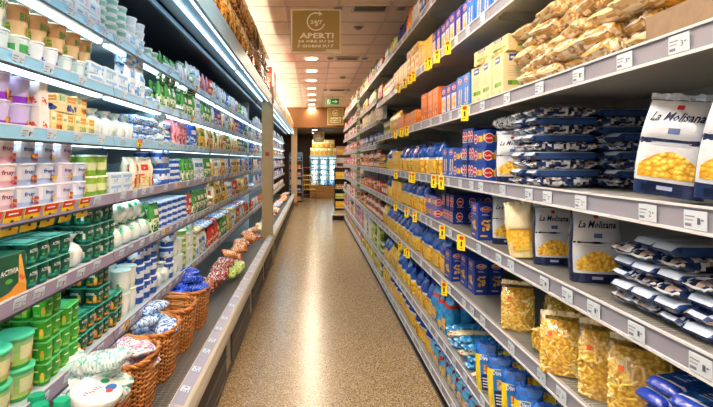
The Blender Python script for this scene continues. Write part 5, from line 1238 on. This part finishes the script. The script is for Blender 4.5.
# loose packs on the tray beyond the baskets
for i in range(10): place(wr_dark if i % 3 else wr_red[0], -.86 + random.uniform(-.06, .04), 3.85 + .1*i, TZ + .06 + .05*(i % 2), pi/2 + random.uniform(-.5, .5), 'wire tray beyond the baskets', rx=random.uniform(-.3, .3), ry=-.5)
for i in range(5): place(wr_lime, -.80 + random.uniform(-.04, .03), 4.55 + .09*i, TZ + .06, pi/2 + random.uniform(-.5, .5), 'wire tray beyond the baskets', ry=-.4)
for i in range(14): place(wr_org if i % 4 else wr_red[1], -.84 + random.uniform(-.08, .05), 5.0 + .14*i, TZ + .05 + .06*(i % 2), pi/2 + random.uniform(-.5, .5), 'wire tray beyond the baskets', rx=random.uniform(-.3, .3), ry=-.4)
for i in range(34): place(random.choice([wr_org, wr_red[0], wr_blue[0], yel_tray]), -.84 + random.uniform(-.06, .05), 7.6 + .25*i, TZ + .05, pi/2 + random.uniform(-.4, .4), 'wire tray beyond the post', ry=-.3, far=7.6 + .25*i > FAR_Y)

# ================================================================== FAR END
def fridge(x, y):
    W, Dp, H = 1.15, .55, 1.72; t = empty('glass_door_fridge', (x, y, 0))
    m = MB()
    for q in ((-W/2, W/2, Dp - .04, Dp), (-W/2, -W/2 + .02, 0, Dp - .04), (W/2 - .02, W/2, 0, Dp - .04)): m.box(*q, .55, H, C('#ffffff'))
    obj('cabinet', m.mesh('cabinet', 'casewhite'), t)
    for k in range(4):
        obj('base_board', bmesh_box('base_board', -W/2, W/2, -.01, Dp, .02 + .13*k, .14 + .13*k, 'pack', '#b98a4a', .004), t)
    obj('top_panel', bmesh_box('top_panel', -W/2 - .01, W/2 + .01, -.02, Dp, H, H + .06, 'casewhite'), t)
    for s_ in (-1, 0, 1): area('cabinet_light', t, (s_*W/3.2, .005, 1.12), (radians(90), 0, 0), .04, 1.0, 3.5, (.75, .92, 1))
    obj('light_tube', bmesh_box('light_tube', -W/2 + .03, W/2 - .03, .02, .035, H - .05, H - .03, 'tube'), t)
    for s_ in (-1, 0, 1):
        c = s_*W/3
        d = obj('door', bmesh_box('door', c - W/6 + .005, c - W/6 + .03, -.02, .0, .56, H - .01, 'metal', '#3a6a90'), t); 
        obj('door_frame', bmesh_box('door_frame', c + W/6 - .03, c + W/6 - .005, -.02, .0, .56, H - .01, 'metal', '#3a6a90'), d)
        obj('glass', bmesh_box('glass', c - W/6 + .03, c + W/6 - .03, -.012, -.008, .56, H - .01, 'glass'), d)
    for k in range(5): obj('shelf', bmesh_box('shelf', -W/2 + .02, W/2 - .02, .05, Dp - .05, .56 + .22*k, .575 + .22*k, 'metal', '#cfe2ee'), t)
    tag(t, 'white glass-door fridge closing the far end of the aisle', 'fridge')
    return t
fridge(.48, 19.9)
dbot = jar('small coloured drink carton', .04, .15, '#dfe6ea', '#5a8ac0', '#f2e2a0', acc='#3a8a9a', name='drink_carton', cat='drink', neck=.95)
dbot2 = jar('blue drink carton', .04, .14, '#2a6ac8', '#e6e6e6', '#6aa0e0', acc='#1a4a9a', name='drink_carton', cat='drink', neck=.95)
for k in range(5):
    for i in range(11): place(dbot2 if (k == 0 and i > 5) else dbot, -.02 + .098*i, 20.0, .576 + .22*k, 0, 'far fridge', layer='%s shelf up' % ordw(k))
bagF = bag_any('crisp_bag', 'crisp bag', 'beige and yellow snack bag', .20, .12, .34, [(.6, [C('#e8cf8a'), C('#f2e2ac'), C('#d8b45a')]), (1, [C('#f0dc9a'), C('#e2c070')])], ('#f6ecc8', '#d8a83a', '#f0d070', '#c98a2a'), seed=81, plural='beige and yellow snack bags')
for r in range(2):
    for i in range(6 - r): place(bagF, .02 + .19*i + .08*r, 20.05 + .02*r, 1.782 + .335*r, random.uniform(-.1, .1), 'far fridge top', layer=('lower layer', 'upper layer')[r])
# wire trolley
t = empty('wire_trolley', (-.10, 18.6, 0)); g = attr_mat('brass_wire', .35, .5, 0, 20, metal=.5)
m = MB()
for i in range(9): 
    x = -.26 + .065*i
    for y in (-.22, .22): m.tube((x, y, .45), (x*1.1, y*1.15, 1.0), .009, C('#c49a3c'))
for z, k in ((.45, 1), (.63, 1.04), (.82, 1.07), (1.0, 1.1)):
    for a_, b_ in (((-.26, -.22), (.26, -.22)), ((.26, -.22), (.26, .22)), ((.26, .22), (-.26, .22)), ((-.26, .22), (-.26, -.22))): m.tube((a_[0]*k, a_[1]*k*1.03, z), (b_[0]*k, b_[1]*k*1.03, z), .012, C('#c49a3c'))
obj('basket', m.mesh('basket', g), t)
m = MB()
for x in (-.24, .24): m.tube((x, -.2, .08), (x, -.2, .45), .012, C('#a8822e')); m.tube((x, .2, .08), (x, .2, 1.3), .012, C('#a8822e')); m.tube((x, -.2, .12), (x, .2, .12), .012, C('#a8822e'))
obj('chassis', m.mesh('chassis', g), t)
m = MB(); m.tube((-.26, .22, 1.3), (.26, .22, 1.3), .018, C('#c8502a')); obj('handle', m.mesh('handle', 'pot'), t)
for x in (-.24, .24):
    for y in (-.2, .2):
        m = MB(); m.tube((x - .012, y, .045), (x + .012, y, .045), .045, C('#2a2622'), 12); obj('wheel', m.mesh('wheel', 'pot'), t)
tag(t, 'brass-coloured wire shopping trolley parked at the far end of the aisle', 'trolley')
# orange carton display and beige pillar left of the fridge
t = empty('pillar', (-.62, 16.6, 0)); obj('shaft', bmesh_box('shaft', -.10, .10, -.12, .12, .12, 2.70, 'pack', '#cfae84', .006), t); obj('plinth', bmesh_box('plinth', -.12, .12, -.14, .14, 0, .12, 'pack', '#8a6a48', .004), t)
tag(t, 'beige square pillar at the far end of the left cases', 'pillar')
def stand(x, y, label, col, protos, n=5, W=.5, Dp=.35, H=1.5):
    t = empty('display_stand', (x, y, 0))
    obj('back_board', bmesh_box('back_board', -W/2, W/2, Dp/2 - .02, Dp/2, 0, H, 'metal', col), t)
    for s_ in (-1, 1): obj('side_board', bmesh_box('side_board', s_*W/2 - .01, s_*W/2 + .01, -Dp/2, Dp/2 - .02, 0, H*.95, 'metal', col), t)
    for k in range(n):
        z = .08 + (H - .1)*k/n; obj('shelf', bmesh_box('shelf', -W/2 + .01, W/2 - .01, -Dp/2, Dp/2 - .02, z - .02, z, 'metal', '#d8d0c0'), t)
        p = protos[k % len(protos)]; xx = -W/2 + .02 + p.w/2
        while xx + p.w/2 < W/2 - .012: place(p, x + xx, y - Dp/2 + p.d/2 + .02, z + .001, random.uniform(-.1, .1), label.split(',')[0].replace('display ', ''), far=True); xx += p.w + .006
    tag(t, label, 'display stand')
stand(-.62, 18.2, 'blue and orange display stand behind the far left pillar', '#6a8aa8', [orange, bluebox, whitebox, pinkbox], H=1.9, n=6)
stand(.98, 15.3, 'black display stand with yellow packs, at the far right end', '#2c2824', [yellow, limebox, redjar], H=1.35, n=4)
stand(1.12, 17.0, 'pink and white stand, far right corner', '#c9a4a0', [pinkbox, whitebox, yellow, redbox], H=2.1, n=7)
# grey step stool on the floor
t = empty('step_stool', (.70, 12.6, 0)); obj('top', bmesh_box('top', -.17, .17, -.12, .12, .13, .16, 'metal', '#b9a892', .004), t)
m = MB()
for x in (-.15, .15): m.box(x - .012, x + .012, -.11, .11, 0, .13, C('#3a3631'))
m.box(-.138, .138, .09, .11, .0, .13, C('#2c2926')); obj('frame', m.mesh('frame', 'metal'), t)
tag(t, 'low dark step stool on the floor beside the right shelves', 'stool')

# ================================================================== LABELS
short = {}
buckets = {}
for r in REG:
    o, p, where, layer, row, y, far = r
    if where.startswith('@'): o['label'] = where[1:]; o['group'] = 'wicker baskets on the wire tray'; continue
    buckets.setdefault((p.desc, where, layer, row), []).append(r)
for (desc, where, layer, row), L in buckets.items():
    L.sort(key=lambda r: r[0].location.x if where.startswith('far') else r[5])
    for i, r in enumerate(L):
        parts = [desc]
        if len(L) > 1: parts.append(('%s from left' if where.startswith('far') else '%s from camera') % ordw(i))
        if row: parts.append(row)
        if layer: parts.append(layer)
        lb = ', '.join(parts + [where])
        if len(lb.replace(',', '').replace('-', ' ').split()) > 16: lb = ', '.join(parts + [where.replace(' up', '')]).replace(' from camera', '')
        r[0]['label'] = lb; nw = len(r[0]['label'].replace(',', '').split())
        r[0]['group'] = '%s, %s' % (r[1].plural, where)
